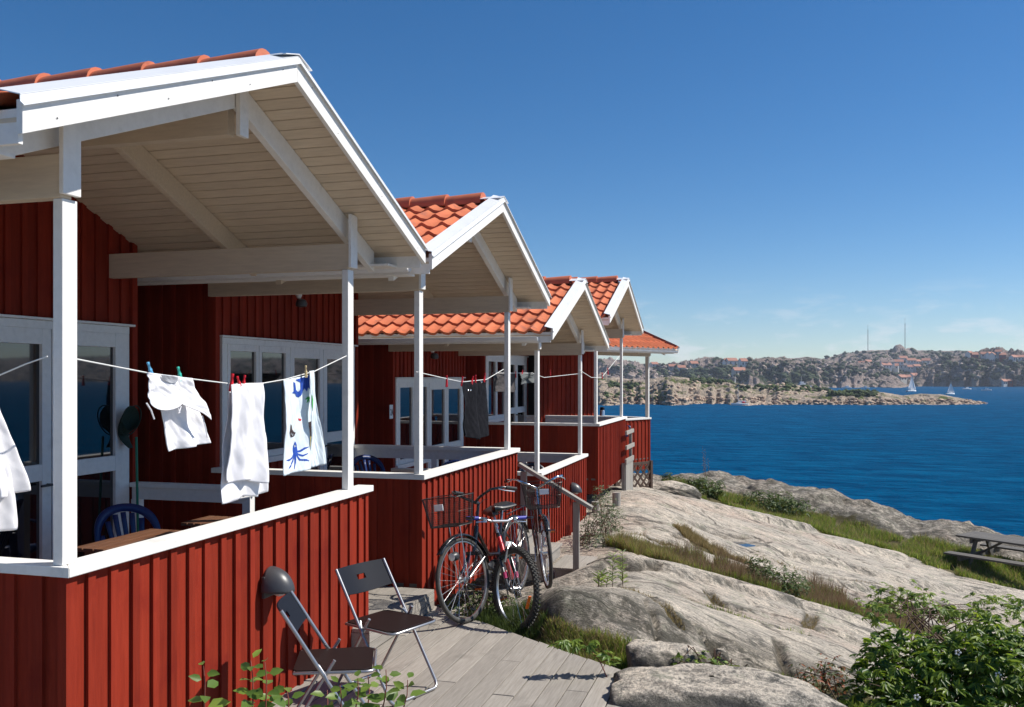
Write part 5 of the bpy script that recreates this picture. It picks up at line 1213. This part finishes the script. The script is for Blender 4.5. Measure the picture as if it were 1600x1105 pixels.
bush('green_shrub', 'dark leafy green shrub on the middle grass band of the rock', 'shrub', [E(1205,905,12.2,.42,.35,.16),E(1185,888,12.3,.2,.2,.14),E(1235,915,12.2,.3,.3,.12)], 800, .06, leafd, k=3, stem_n=20)
bush('low_weeds', 'low weeds with tiny white flowers below the seaward ridge', 'weeds', [E(1195,783,22,.8,.5,.28),E(1225,792,22,.7,.5,.22)], 700, .10, leafd, k=3, stem_n=10)
bush('coast_shrub', 'small round shrub at the seaward end of the rock, right of the lattice', 'shrub', [E(1098,762,22,.55,.4,.26),E(1060,758,22.5,.35,.3,.2),E(1045,750,22.5,.2,.2,.18)], 800, .10, leafd, k=3, stem_n=14)
cs3 = [E(932,830,12.6,.24,.25,.30),E(945,800,12.9,.2,.2,.28),E(925,848,12.3,.22,.2,.16),E(955,812,13.2,.2,.2,.2),E(940,775,13.6,.14,.16,.18)]
bush('grey_green_shrub', 'spindly grey green shrub growing at the corner of the third cabin', 'shrub', cs3, 900, .045, leafgy, k=3, stem_n=40, sm=stemm)
bush('creeping_weed', 'green leafy weeds in front of the small dark faced boulder', 'weeds', [E(1085,1045,6.2,.20,.2,.07),E(1130,1058,6.2,.22,.2,.06),E(1165,1070,6.2,.2,.2,.05)], 260, .055, leafy, k=5, stem_n=14)
bush('wall_weeds', 'shaded green weeds behind the bicycle wheels', 'weeds', [E(745,935,8.0,.22,.2,.10),E(785,950,7.8,.24,.2,.10),E(720,950,7.9,.16,.2,.06)], 420, .045, leafd, k=3, stem_n=16)
bush('red_leaf_weed', 'weed with reddish tips left of the corner bush', 'weeds', [E(1265,1070,6.9,.12,.12,.13),E(1300,1060,7.0,.12,.12,.16)], 190, .05, vmat('rust_leaf',(.06,.09,.02),(.40,.09,.03),.3,.5,pos=(.5,.9)), k=3, stem_n=10)
# upright willow-herb and tall stalks
def stalk(px, py, d, h, lab, name, cat, mm, n=26, L0=.06, tops=1, spread=.0):
    b_ = P(px, py, d); T = empty(name, b_, 0, lab, cat); mb = MB(); B_, D_ = [], []
    for s_ in range(tops):
        ox, oy = random.uniform(-spread,spread), random.uniform(-spread,spread); hh = h*random.uniform(.6,1) if s_ else h
        tx, ty = random.uniform(-.06,.06), random.uniform(-.06,.06); mb.tube([(ox,oy,-.1),(ox+tx*.5,oy+ty*.5,hh*.5),(ox+tx,oy+ty,hh)],[.004,.003,.0015],5)
        for i in range(n):
            f_ = .15+.85*i/n; B_.append((b_.x+ox+tx*f_, b_.y+oy+ty*f_, b_.z+hh*f_)); a = i*2.4; D_.append((math.cos(a),math.sin(a),.5))
    mb.build('stem', stemm, T); B_ = np.array(B_); D_ = np.array(D_); n_ = len(B_); L_ = L0*rng.uniform(.6,1.1,n_)
    leaves('foliage', B_, D_, np.tile([0,0,1.],(n_,1))+rng.normal(size=(n_,3))*.2, L_, L_*.3, mm, T); return T
stalk(965,918,8.7,.36,'tall narrow leaved willowherb stalks on the rock right of the handrail post','willowherb','weeds',leafy,26,.075,3,.12)
stalk(935,918,8.5,.14,'low bright green sprouts just right of the handrail post','low_sprouts','weeds',leafy,12,.09,4,.10)
stalk(1090,748,24.5,.85,'thin tall dry stalks against the sea','dry_stalks','weeds',vmat('dry_leaf',(.2,.14,.07),(.3,.2,.1)),16,.06,4,.5)
# young tree shoots at the bottom edge
def shoot(px, py, d, top, lab, nl, L0, mm, side=0, seed=1):
    random.seed(seed); b_ = P(px, py, d); e = P(top[0], top[1], d+top[2]); T = empty('leafy_shoot', b_, 0, lab, 'plant shoot', 'young shoots rising at the bottom edge')
    pts = [b_.lerp(e,k/6)+Vector((.010*math.sin(k*1.7),.01*math.cos(k*2.1),0)) for k in range(7)]; mb = MB(); mb.tube([p-b_ for p in pts],[.0052-.0006*k for k in range(7)],6); mb.build('stem', stemr, T, smooth=True)
    B_, D_, U_, LL = [],[],[],[]
    for i in range(nl):
        f_ = .12+.88*i/(nl-1); k = min(int(f_*6),5); p = pts[k].lerp(pts[k+1], f_*6-k); a = i*2.4+seed; dr = Vector((math.cos(a),math.sin(a),.35-.5*(1-f_)+random.uniform(-.3,.3)))
        B_.append(p+dr*.012); D_.append(dr); U_.append((random.uniform(-.2,.7),random.uniform(-1.1,-.2),.8)); LL.append(L0*(1.15-.65*f_)*random.uniform(.8,1.1))
    leaves('foliage', np.array([tuple(v) for v in B_]), np.array([tuple(v) for v in D_]), np.array(U_), np.array(LL), np.array(LL)*.95, mm, T)
    return T
for i,(px,tx,ty,nl,lab) in enumerate(((528,532,1072,10,'shoot just left of the one under the farther chair'),(570,576,1058,11,'shoot between the chair leg and the tallest pale tipped one'),(322,318,1042,9,'leftmost leafy shoot at the bottom edge against the red panel'),(400,392,1034,16,'reddish stemmed leafy shoot left of the folding chairs'),(418,414,1036,12,'shoot with pale green tip beside the reddish stemmed one'),(455,448,1075,9,'low broad leaved shoot under the nearer folding chair'),(500,512,1080,9,'small shoot in front of the nearer folding chair feet'),(545,560,1062,12,'shoot under the farther folding chair'),(590,604,1048,12,'tallest pale tipped shoot right of the chair legs'),(612,638,1064,11,'rightmost leafy shoot at the bottom edge over the boardwalk'))):
    shoot(px, 1190, 3.35, (tx,ty,random.uniform(-.05,.15)), lab, nl+4, .098, leafy, seed=i+3)
# creeper branch over the deck
b_ = P(950,1062,6.1); T = empty('creeper_branch', b_, 0, 'single creeper branch with drooping leaves arching over the boardwalk end', 'creeper')
pts = [P(950,1062,6.05),P(938,1035,6.05),P(925,1018,6.1),P(900,1012,6.1),P(880,1003,6.1)]; mb = MB(); mb.tube([p-b_ for p in pts],.004,6); mb.tube([P(938,1035,6.05)-b_,P(958,1030,6.1)-b_],.003,6); mb.build('stem', stemr, T, smooth=True)
pp = np.array([tuple(P(a,c,6.08)) for a,c in ((878,1003),(888,1010),(896,1004),(905,1012),(918,1012),(926,1018),(935,1022),(948,1024),(958,1030),(884,1000),(912,1008),(930,1008),(872,1008),(954,1036))]); palm('foliage', np.repeat(pp,2,0)+rng.normal(size=(28,3))*.015, np.tile([0,0,1.],(28,1)), .085, leafy, T, 5, .42)
# ---------------------------------------------------------------- boulders
def boulder(c, r, seed, lab, yaw, sq=2.6, nm='boulder'):
    nu, nv = 90, 60; a = np.linspace(0,2*np.pi,nu,endpoint=False); ph = np.linspace(0.02,np.pi-.02,nv); A,PH = np.meshgrid(a,ph)
    x,y,z = np.cos(A)*np.sin(PH), np.sin(A)*np.sin(PH), np.cos(PH)
    k = (np.abs(x)**sq+np.abs(y)**sq+np.abs(z)**sq)**(-1/sq); x,y,z = x*k,y*k,z*k
    x = np.maximum(x, -.72+.06*fbm(y*3+seed,z*3,seed+8,4)); z = np.minimum(z, .98+.05*x+.10*fbm(x*2+3,y*2,seed+6,4)); nn = 1+.10*fbm(x*1.6+seed+z*.7, y*1.6+z*1.3, seed, 5)+.05*fbm(x*5+z*3, y*5+z*4+seed, seed+3, 4); x,y,z = x*r[0]*nn,y*r[1]*nn,z*r[2]*nn
    c_, s_ = math.cos(yaw), math.sin(yaw); X_ = x*c_-y*s_; Y_ = x*s_+y*c_
    V = np.stack([X_,Y_,z],-1).reshape(-1,3); idx = np.arange(nu*nv).reshape(nv,nu); nx_ = np.roll(idx,-1,1)
    F = np.stack([idx[:-1],idx[1:],nx_[1:],nx_[:-1]],-1).reshape(-1,4); o = npmesh(nm, V, F, bmat, True); o.location = c; return tag(o, lab, 'boulder', 'boulders at the boardwalk end')
q = P(1112,1160,5.7); boulder((q.x,q.y,q.z+.02), (.86,.40,.42), 4, 'large foreground boulder at the bottom with a dark shaded left end', TH-.20, 2.9)
q = P(1038,1052,6.45); boulder((q.x,q.y,q.z-.09), (.34,.22,.30), 9, 'small blocky boulder with a dark left face, behind the large one', TH-.1, 3.2)
q = P(1040,775,20.5); boulder((q.x,q.y,q.z), (.75,.5,.32), 14, 'rounded pinkish boulder right of the lattice under the farthest cabin', TH, 2.4)
q = P(1126,1032,6.75); boulder((q.x,q.y,q.z), (.06,.05,.09), 21, 'small pinkish stone wedged in the dark cleft', .4, 2.4, 'stone')
# ---------------------------------------------------------------- far houses, boats, masts, scrub
wallw = mat('house_white', (.72,.71,.68), .7); wallg = mat('house_pale', (.50,.47,.42), .7); wallr = mat('house_red', (.28,.04,.03), .7); rooff = mat('far_roof', (.40,.17,.11), .8); roofd = mat('far_roof_dark', (.20,.13,.11), .8); wind = mat('far_window', (.05,.06,.08), .3)
HP = {}
def far_house(p, w, dpt, h, rot, kind, lab):
    key = (w, dpt, h, kind)
    wm_, rm_ = {'w':(wallw,rooff),'g':(wallg,rooff),'d':(wallw,roofd),'r':(wallr,rooff)}[kind]
    T = empty('far_house', p, rot, lab, 'house', 'houses on the far hillside')
    if key not in HP:
        m = MB(); m.box(-w/2,w/2,-dpt/2,dpt/2,-3,h); m.prism([(-dpt/2,h),(dpt/2,h),(0,h+dpt*.36)],0,-w/2,w/2); a = m.build('wall', wm_, T)
        m = MB()
        for s_ in (-1,1): m.prism([(s_*(dpt/2+.4),h-.28),(0,h+dpt*.36),(0,h+dpt*.36+.25),(s_*(dpt/2+.4),h)],0,-w/2-.3,w/2+.3)
        b_ = m.build('roof', rm_, T); wl = []
        nw = 3 if w > 8 else 2
        for k in range(nw):
            x = -w/2+w*(k+.5)/nw; m = MB(); m.box(x-.55,x+.55,-dpt/2-.04,-dpt/2+.02,h*.3,h*.75); wl.append(m.build('window', wind, T))
        HP[key] = [a,b_]+wl
    else:
        for o in HP[key]: c = o.copy(); COL.objects.link(c); c.parent = T
    return T
HS = [(h2,[(1346,573,7,'g'),(1356,572,8,'g'),(1381,573,7,'d'),(1391,571,8,'d'),(1403,571,11,'w'),(1411,570,9,'w'),(1423,570,10,'w'),(1433,570,8,'w'),(1353,581,6,'w'),(1361,580,7,'g'),(1372,581,8,'w'),(1384,582,11,'w'),(1396,582,11,'w'),(1411,580,8,'d'),(1422,580,6,'w'),(1432,579,8,'w'),(1447,570,9,'w'),(1377,591,6,'g'),(1383,596,6,'w'),(1392,598,7,'w'),(1399,597,9,'g'),(1408,596,9,'w'),(1416,597,8,'w'),(1428,594,9,'w'),(1437,593,8,'g')],'')]
adj = ['white walled','pale walled','small','broad','narrow','long roofed']
used = {}
pl_ = {'w':'white orange roofed','g':'beige orange roofed','d':'white brown roofed','r':'red'}
ordn = ['first','second','third','fourth','fifth','sixth','seventh','eighth','ninth','tenth','eleventh','twelfth']
rows = [(574,'top row of the bay village'),(583,'middle row of the bay village'),(600,'shore row of the bay village')]
cnt = {}
for hz, lst, _ in HS:
    for (px,py,w,k) in lst:
        rw = next(r for lim, r in rows if py <= lim); cnt[rw] = cnt.get(rw,0)+1
        far_house(hz(px,py), w*.85, 5 if w < 9 else 6, 3.2, TH+random.uniform(-.5,.5), k, f'{pl_[k]} house, {ordn[cnt[rw]-1]} from the left in the {rw}')
for i,(px,py,w,k) in enumerate(((1514,556,7,'w'),(1523,557,7,'r'),(1538,556,9,'w'),(1547,557,7,'w'),(1553,557,9,'w'),(1560,558,7,'w'),(1566,559,8,'r'),(1583,562,7,'w'),(1594,562,8,'w'))):
    far_house(h3(px,py+3)+Vector((0,0,.2)), w*.62, 4.5, 2.5, TH+random.uniform(-.6,.6), k, f'{pl_[k]} house on top of the right hand cliff, {ordn[i]} from the left')
for i,(px,py,w,k,l_) in enumerate(((1143,574,8,'w','white orange roofed house low on the left hillside skyline'),(1137,575,6,'w','small white house touching the one on the left skyline'),(1161,573,5,'w','small white house right of the pair on the left skyline'),(1154,587,9,'g','square beige house standing above the narrow inlet'))):
    far_house(h1(px,py), w, 6, 3.8, TH+.2, k, l_)
for i,(px,py,l_) in enumerate(((1050,578,'orange roofed house among the rocks behind the green island scrub'),(1064,581,'house beside the orange roofed one behind the island scrub'),(1084,574,'pale house on the rock skyline behind the island'),(1022,574,'leftmost tiny house on the rock skyline behind the island'))):
    far_house(h0(px,py), 6, 5, 2.6, TH+.1*i, 'w' if i%2 else 'g', l_)
far_house(h3(1574,603), 6, 5, 3, TH, 'r', 'red boathouse on the shore under the right hand cliff')
far_house(h3(1567,603), 4, 4, 3, TH+.4, 'w', 'tiny white boathouse left of the red one on the shore')
# masts
mastm = mat('mast_steel', (.16,.16,.18), .6, metal=.3)
for px, ptop, lab in ((1356,508,'left radio mast on the hilltop, the shorter of the two'),(1414,497,'right radio mast on the hilltop, the taller of the two')):
    d_ = 1150; b_ = P(px, 556, d_); ht_ = (556-ptop)/1423*d_; T = empty('radio_mast', b_, 0, lab, 'radio mast', 'radio masts on the hill'); m = MB()
    for a in (0,2.1,4.2): m.tube([(.55*math.cos(a),.55*math.sin(a),0),(.35*math.cos(a),.35*math.sin(a),ht_*.85)],.13,4)
    k = 0
    while k < ht_*.85: 
        for a in (0,2.1,4.2): m.tube([(.5*math.cos(a),.5*math.sin(a),k),(.5*math.cos(a+2.1),.5*math.sin(a+2.1),k+1.2)],.07,3)
        k += 1.2
    m.build('lattice', mastm, T); m = MB(); m.tube([(0,0,ht_*.84),(0,0,ht_)],.12,5); m.build('antenna', mastm, T)
    m = MB()
    for a in (.4,2.5,4.6): m.tube([(0,0,ht_*.7),(8*math.cos(a),8*math.sin(a),0)],.02,3)
    m.build('guy_wire', mastm, T)
# boats
hullw = mat('hull_white', (.8,.8,.8), .3); sailm = mat('sail_cloth', (.82,.83,.85), .8); redc = mat('red_canvas', (.5,.02,.04), .8); bluec = mat('blue_hull', (.10,.20,.42), .4)
def hull(T, L_, B_, H_, m_):
    m = MB()
    def f(u, v):
        x = (u-.5)*L_; t_ = max(0.02, 1-max(0,(u-.35)/.65)**2.2)*(.75+.25*min(1,u*4)); y = (v-.5)*2; 
        return (x*(1+.03), y*B_/2*t_, (H_*(1+.25*u) if abs(y) > .99 else (-.3+ (abs(y)**3)*(H_+.3*u)))) 
    m.grid(f, 16, 10); m.build('hull', m_, T, smooth=True, solid=.05)
    m = MB(); m.add([((u-.5)*L_, s_*B_/2*max(0.02,1-max(0,(u-.35)/.65)**2.2)*(.75+.25*min(1,u*4))*.97, H_*(1+.25*u)-.08) for u in [k/12 for k in range(13)] for s_ in (-1,1)], [(2*i,2*i+2,2*i+3,2*i+1) for i in range(12)]); m.build('deck', hullw, T)
def sail(T, pts, nm='sail'):
    m = MB(); a, b_, c = [Vector(p) for p in pts]
    def f(u, v): p = (a*(1-u)+b_*u)*(1-v)+c*v; return p+Vector((0,.25*math.sin(math.pi*u)*(1-v),0))
    m.grid(f, 6, 10); m.build(nm, sailm, T, smooth=True, solid=.03)
def sailboat(px, d_, L_, mast, rz, lab, sails=True, cover=False):
    p = P(px, 600, d_); p.z = Zs; T = empty('sailboat', p, rz, lab, 'sailboat', 'boats on the water'); hull(T, L_, L_*.3, L_*.11, hullw)
    m = MB(); m.box(-L_*.15,L_*.2,-L_*.09,L_*.09,L_*.11,L_*.17); m.build('cabin_top', hullw, T, bevel=.05)
    m = MB(); m.tube([(L_*.1,0,L_*.1),(L_*.1,0,mast)],.06,6); m.tube([(L_*.1,0,L_*.22),(-L_*.38,0,L_*.22)],.05,6); m.build('mast', alu, T)
    m = MB()
    for e in ((L_*.52,0,L_*.14),(-L_*.48,0,L_*.12),(L_*.08,L_*.14,L_*.12),(L_*.08,-L_*.14,L_*.12)): m.tube([(L_*.1,0,mast*.98),e],.012,3)
    m.build('rigging', mastm, T)
    if sails: sail(T, ((L_*.08,0,L_*.26),(-L_*.38,0,L_*.26),(L_*.09,0,mast*.97)),'mainsail'); sail(T, ((L_*.5,0,L_*.18),(L_*.0,.2,L_*.2),(L_*.12,0,mast*.85)),'foresail')
    if cover:
        m = MB(); m.tube([(L_*.08,0,L_*.24),(-L_*.36,0,L_*.24)],.14,8); m.build('boom_cover', redc if False else sailm, T, smooth=True)
        m = MB(); m.grid(lambda u, v: (-L_*.12-L_*.16*u, (v-.5)*L_*.22, L_*.14+.45*math.sin(math.pi*v)**.6), 4, 10); m.build('canopy', redc, T, smooth=True, solid=.04)
sailboat(1156, 250, 4.6, 5.6, TH+R(172), 'moored sailboat with bare mast and red canopy in front of the island', False, True)
sailboat(1424, 470, 6.5, 8.6, TH+R(25), 'sailboat under full white sail, the left one beyond the low spit')
sailboat(1485, 400, 4.6, 5.6, TH+R(20), 'smaller sailboat under white sail, the right one beyond the low spit')
q = isl(1149,601); 
T = empty('sailboat', P(1149,600,640), TH+R(60), 'distant white sail showing above the island behind the moored boat', 'sailboat', 'boats on the water'); T.location.z = Zs; hull(T, 6, 1.8, .7, hullw); sail(T, ((.2,0,1),(-2.3,0,1),(.2,0,8.5)),'mainsail'); m = MB(); m.tube([(.2,0,0),(.2,0,8.7)],.06,6); m.build('mast', alu, T)
def motorboat(px, d_, L_, rz, lab, col=None, fly=False):
    p = P(px, 600, d_); p.z = Zs; T = empty('motorboat', p, rz, lab, 'motorboat', 'boats on the water'); hull(T, L_, L_*.32, L_*.13, col or hullw)
    m = MB(); m.prism([(-L_*.2,L_*.13),(L_*.2,L_*.13),(L_*.08,L_*.28),(-L_*.2,L_*.28)],1,-L_*.11,L_*.11); m.build('cabin_top', hullw, T, bevel=.04)
    m = MB(); m.prism([(L_*.19,L_*.15),(L_*.205,L_*.15),(L_*.10,L_*.27),(L_*.085,L_*.27)],1,-L_*.1,L_*.1); m.build('windscreen', wind, T)
    if fly: m = MB(); m.box(-L_*.1,L_*.05,-L_*.08,L_*.08,L_*.281,L_*.36); m.tube([(0,0,L_*.36),(0,0,L_*.62)],.05,5); m.build('flybridge', hullw, T)
    return T
motorboat(1510, 545, 5.5, TH+R(190), 'small white motorboat, left of the two speeding near the cliff'); motorboat(1541, 500, 5, TH+R(150), 'small white motorboat, right of the two near the cliff'); motorboat(1323, 600, 6, TH+R(170), 'low white motorboat in the channel behind the spit scrub'); motorboat(1352, 610, 5, TH+R(170), 'second low motorboat in the channel, right of the other')
foam = mat('foam', (.75,.8,.85), .8)
for px, d_, w_ in ((1519,545,6),(1546,500,5)):
    p = P(px,600,d_); m = MB(); n = 14
    m.add([(p.x+CT*(k-7)*w_/14*.9, p.y+ST*(k-7)*w_/14*.9+sg*(.25+.25*math.sin(k*1.9)), Zs+.06) for k in range(n+1) for sg in (-1,1)], [(2*i,2*i+1,2*i+3,2*i+2) for i in range(n)])
    tag(m.build('wake_foam', foam), kind='stuff')
b_ = P(1252,604,392); T = motorboat(1252, 385, 8.2, TH+R(185), 'large blue and white motor cruiser moored behind the island rocks', bluec, True); T.location.z = P(1252,607,385).z
# shoreline boulders and scrub
def blobs(name, pts, r0, r1, m_, sq=.75, seed=1):
    r_ = random.Random(seed); bm = bmesh.new(); bmesh.ops.create_icosphere(bm, subdivisions=1, radius=1); bv = np.array([v.co[:] for v in bm.verts]); bf = np.array([[v.index for v in f.verts] for f in bm.faces]); bm.free()
    n = len(pts); rg = np.random.default_rng(seed); s = rg.uniform(r0,r1,n)[:,None,None]*rg.uniform(.7,1.3,(n,1,3)); s[:,:,2] *= sq
    V = np.array([tuple(p) for p in pts])[:,None]+bv[None]*s*rg.uniform(.7,1.25,(n,len(bv),1)); F = (np.arange(n)[:,None,None]*len(bv)+bf[None]).reshape(-1,3)
    return tag(npmesh(name, V.reshape(-1,3), F, m_, False), kind='stuff')
def fm(n, a, b_, is_=.3): return vmat(n, a, b_, .0, .9)
scr = fm('far_scrub', (.014,.028,.012), (.045,.065,.022)); scr2 = fm('island_scrub', (.018,.034,.010), (.06,.085,.022)); stn = fm('shore_stone', (.22,.15,.11), (.55,.40,.29)); stn2 = fm('hill_stone', (.10,.085,.08), (.42,.34,.29))
r_ = random.Random(5); pts = []
for (x0,x1,y0,y1,n) in ((1080,1135,587,596,150),(1095,1145,592,600,60),(950,1000,600,606,60),(1150,1300,604,612,90),(1180,1192,598,602,14),(1228,1240,598,604,16),(940,1030,615,626,30)):
    for i in range(n): pts.append(isl(r_.uniform(x0,x1), r_.uniform(y0,y1)))
blobs('island_scrub', pts, .5, 1.1, scr2, .8, 3)
pts = [spit(r_.uniform(1295,1370), r_.uniform(612,619)) for i in range(170)]+[spit(r_.uniform(1320,1350), r_.uniform(609,613)) for i in range(50)]; blobs('island_scrub', pts, .35, .9, scr2, .8, 4)
pts = []
for hz, n, x0, x1, y0, y1 in ((h1,170,1150,1300,585,598),(h1,160,1130,1400,563,590),(h2,280,1290,1700,548,566),(h2,260,1320,1450,566,592),(h0,120,950,1150,571,590),(h0,260,1060,1150,580,592),(h3,90,1445,1700,592,602),(h3,160,1470,1700,560,580),(h4,1500,1700,5200,535,600)):
    for i in range(n): pts.append(hz(r_.uniform(x0,x1), r_.uniform(y0,y1)))
blobs('far_woodland', pts, 1.1, 2.9, scr, .75, 6)
pts = []
for i in range(520): pts.append(isl(r_.uniform(940,1400), r_.uniform(622,633)))
for i in range(160): pts.append(isl(r_.uniform(940,1300), r_.uniform(596,622)))
blobs('shore_rocks', pts, .25, .8, stn, .6, 7)
blobs('shore_rocks', [spit(r_.uniform(1200,1545), r_.uniform(625,633)) for i in range(420)], .2, .7, stn, .55, 8)
pts = []
for hz, n, x0, x1, y0, y1 in ((h1,200,1130,1400,563,600),(h2,150,1320,1700,550,600),(h0,220,950,1150,571,600),(h3,260,1450,1700,561,600)):
    for i in range(n): pts.append(hz(r_.uniform(x0,x1), r_.uniform(y0,y1)))
blobs('hill_rocks', pts, .7, 2.2, stn2, .6, 9)

hz_m = bpy.data.materials.new('haze_air'); hz_m.use_nodes = True; t = hz_m.node_tree; t.nodes.remove(t.nodes['Principled BSDF'])
pv = N(t,'ShaderNodeVolumePrincipled'); pv.inputs['Color'].default_value = (.78,.86,1,1); pv.inputs['Density'].default_value = .0002; pv.inputs['Anisotropy'].default_value = .2
t.links.new(pv.outputs[0], t.nodes['Material Output'].inputs['Volume'])
m = MB(); m.box(-1500,1500,-1500,1500,-7.5,75); tag(m.build('haze', hz_m), kind='stuff')
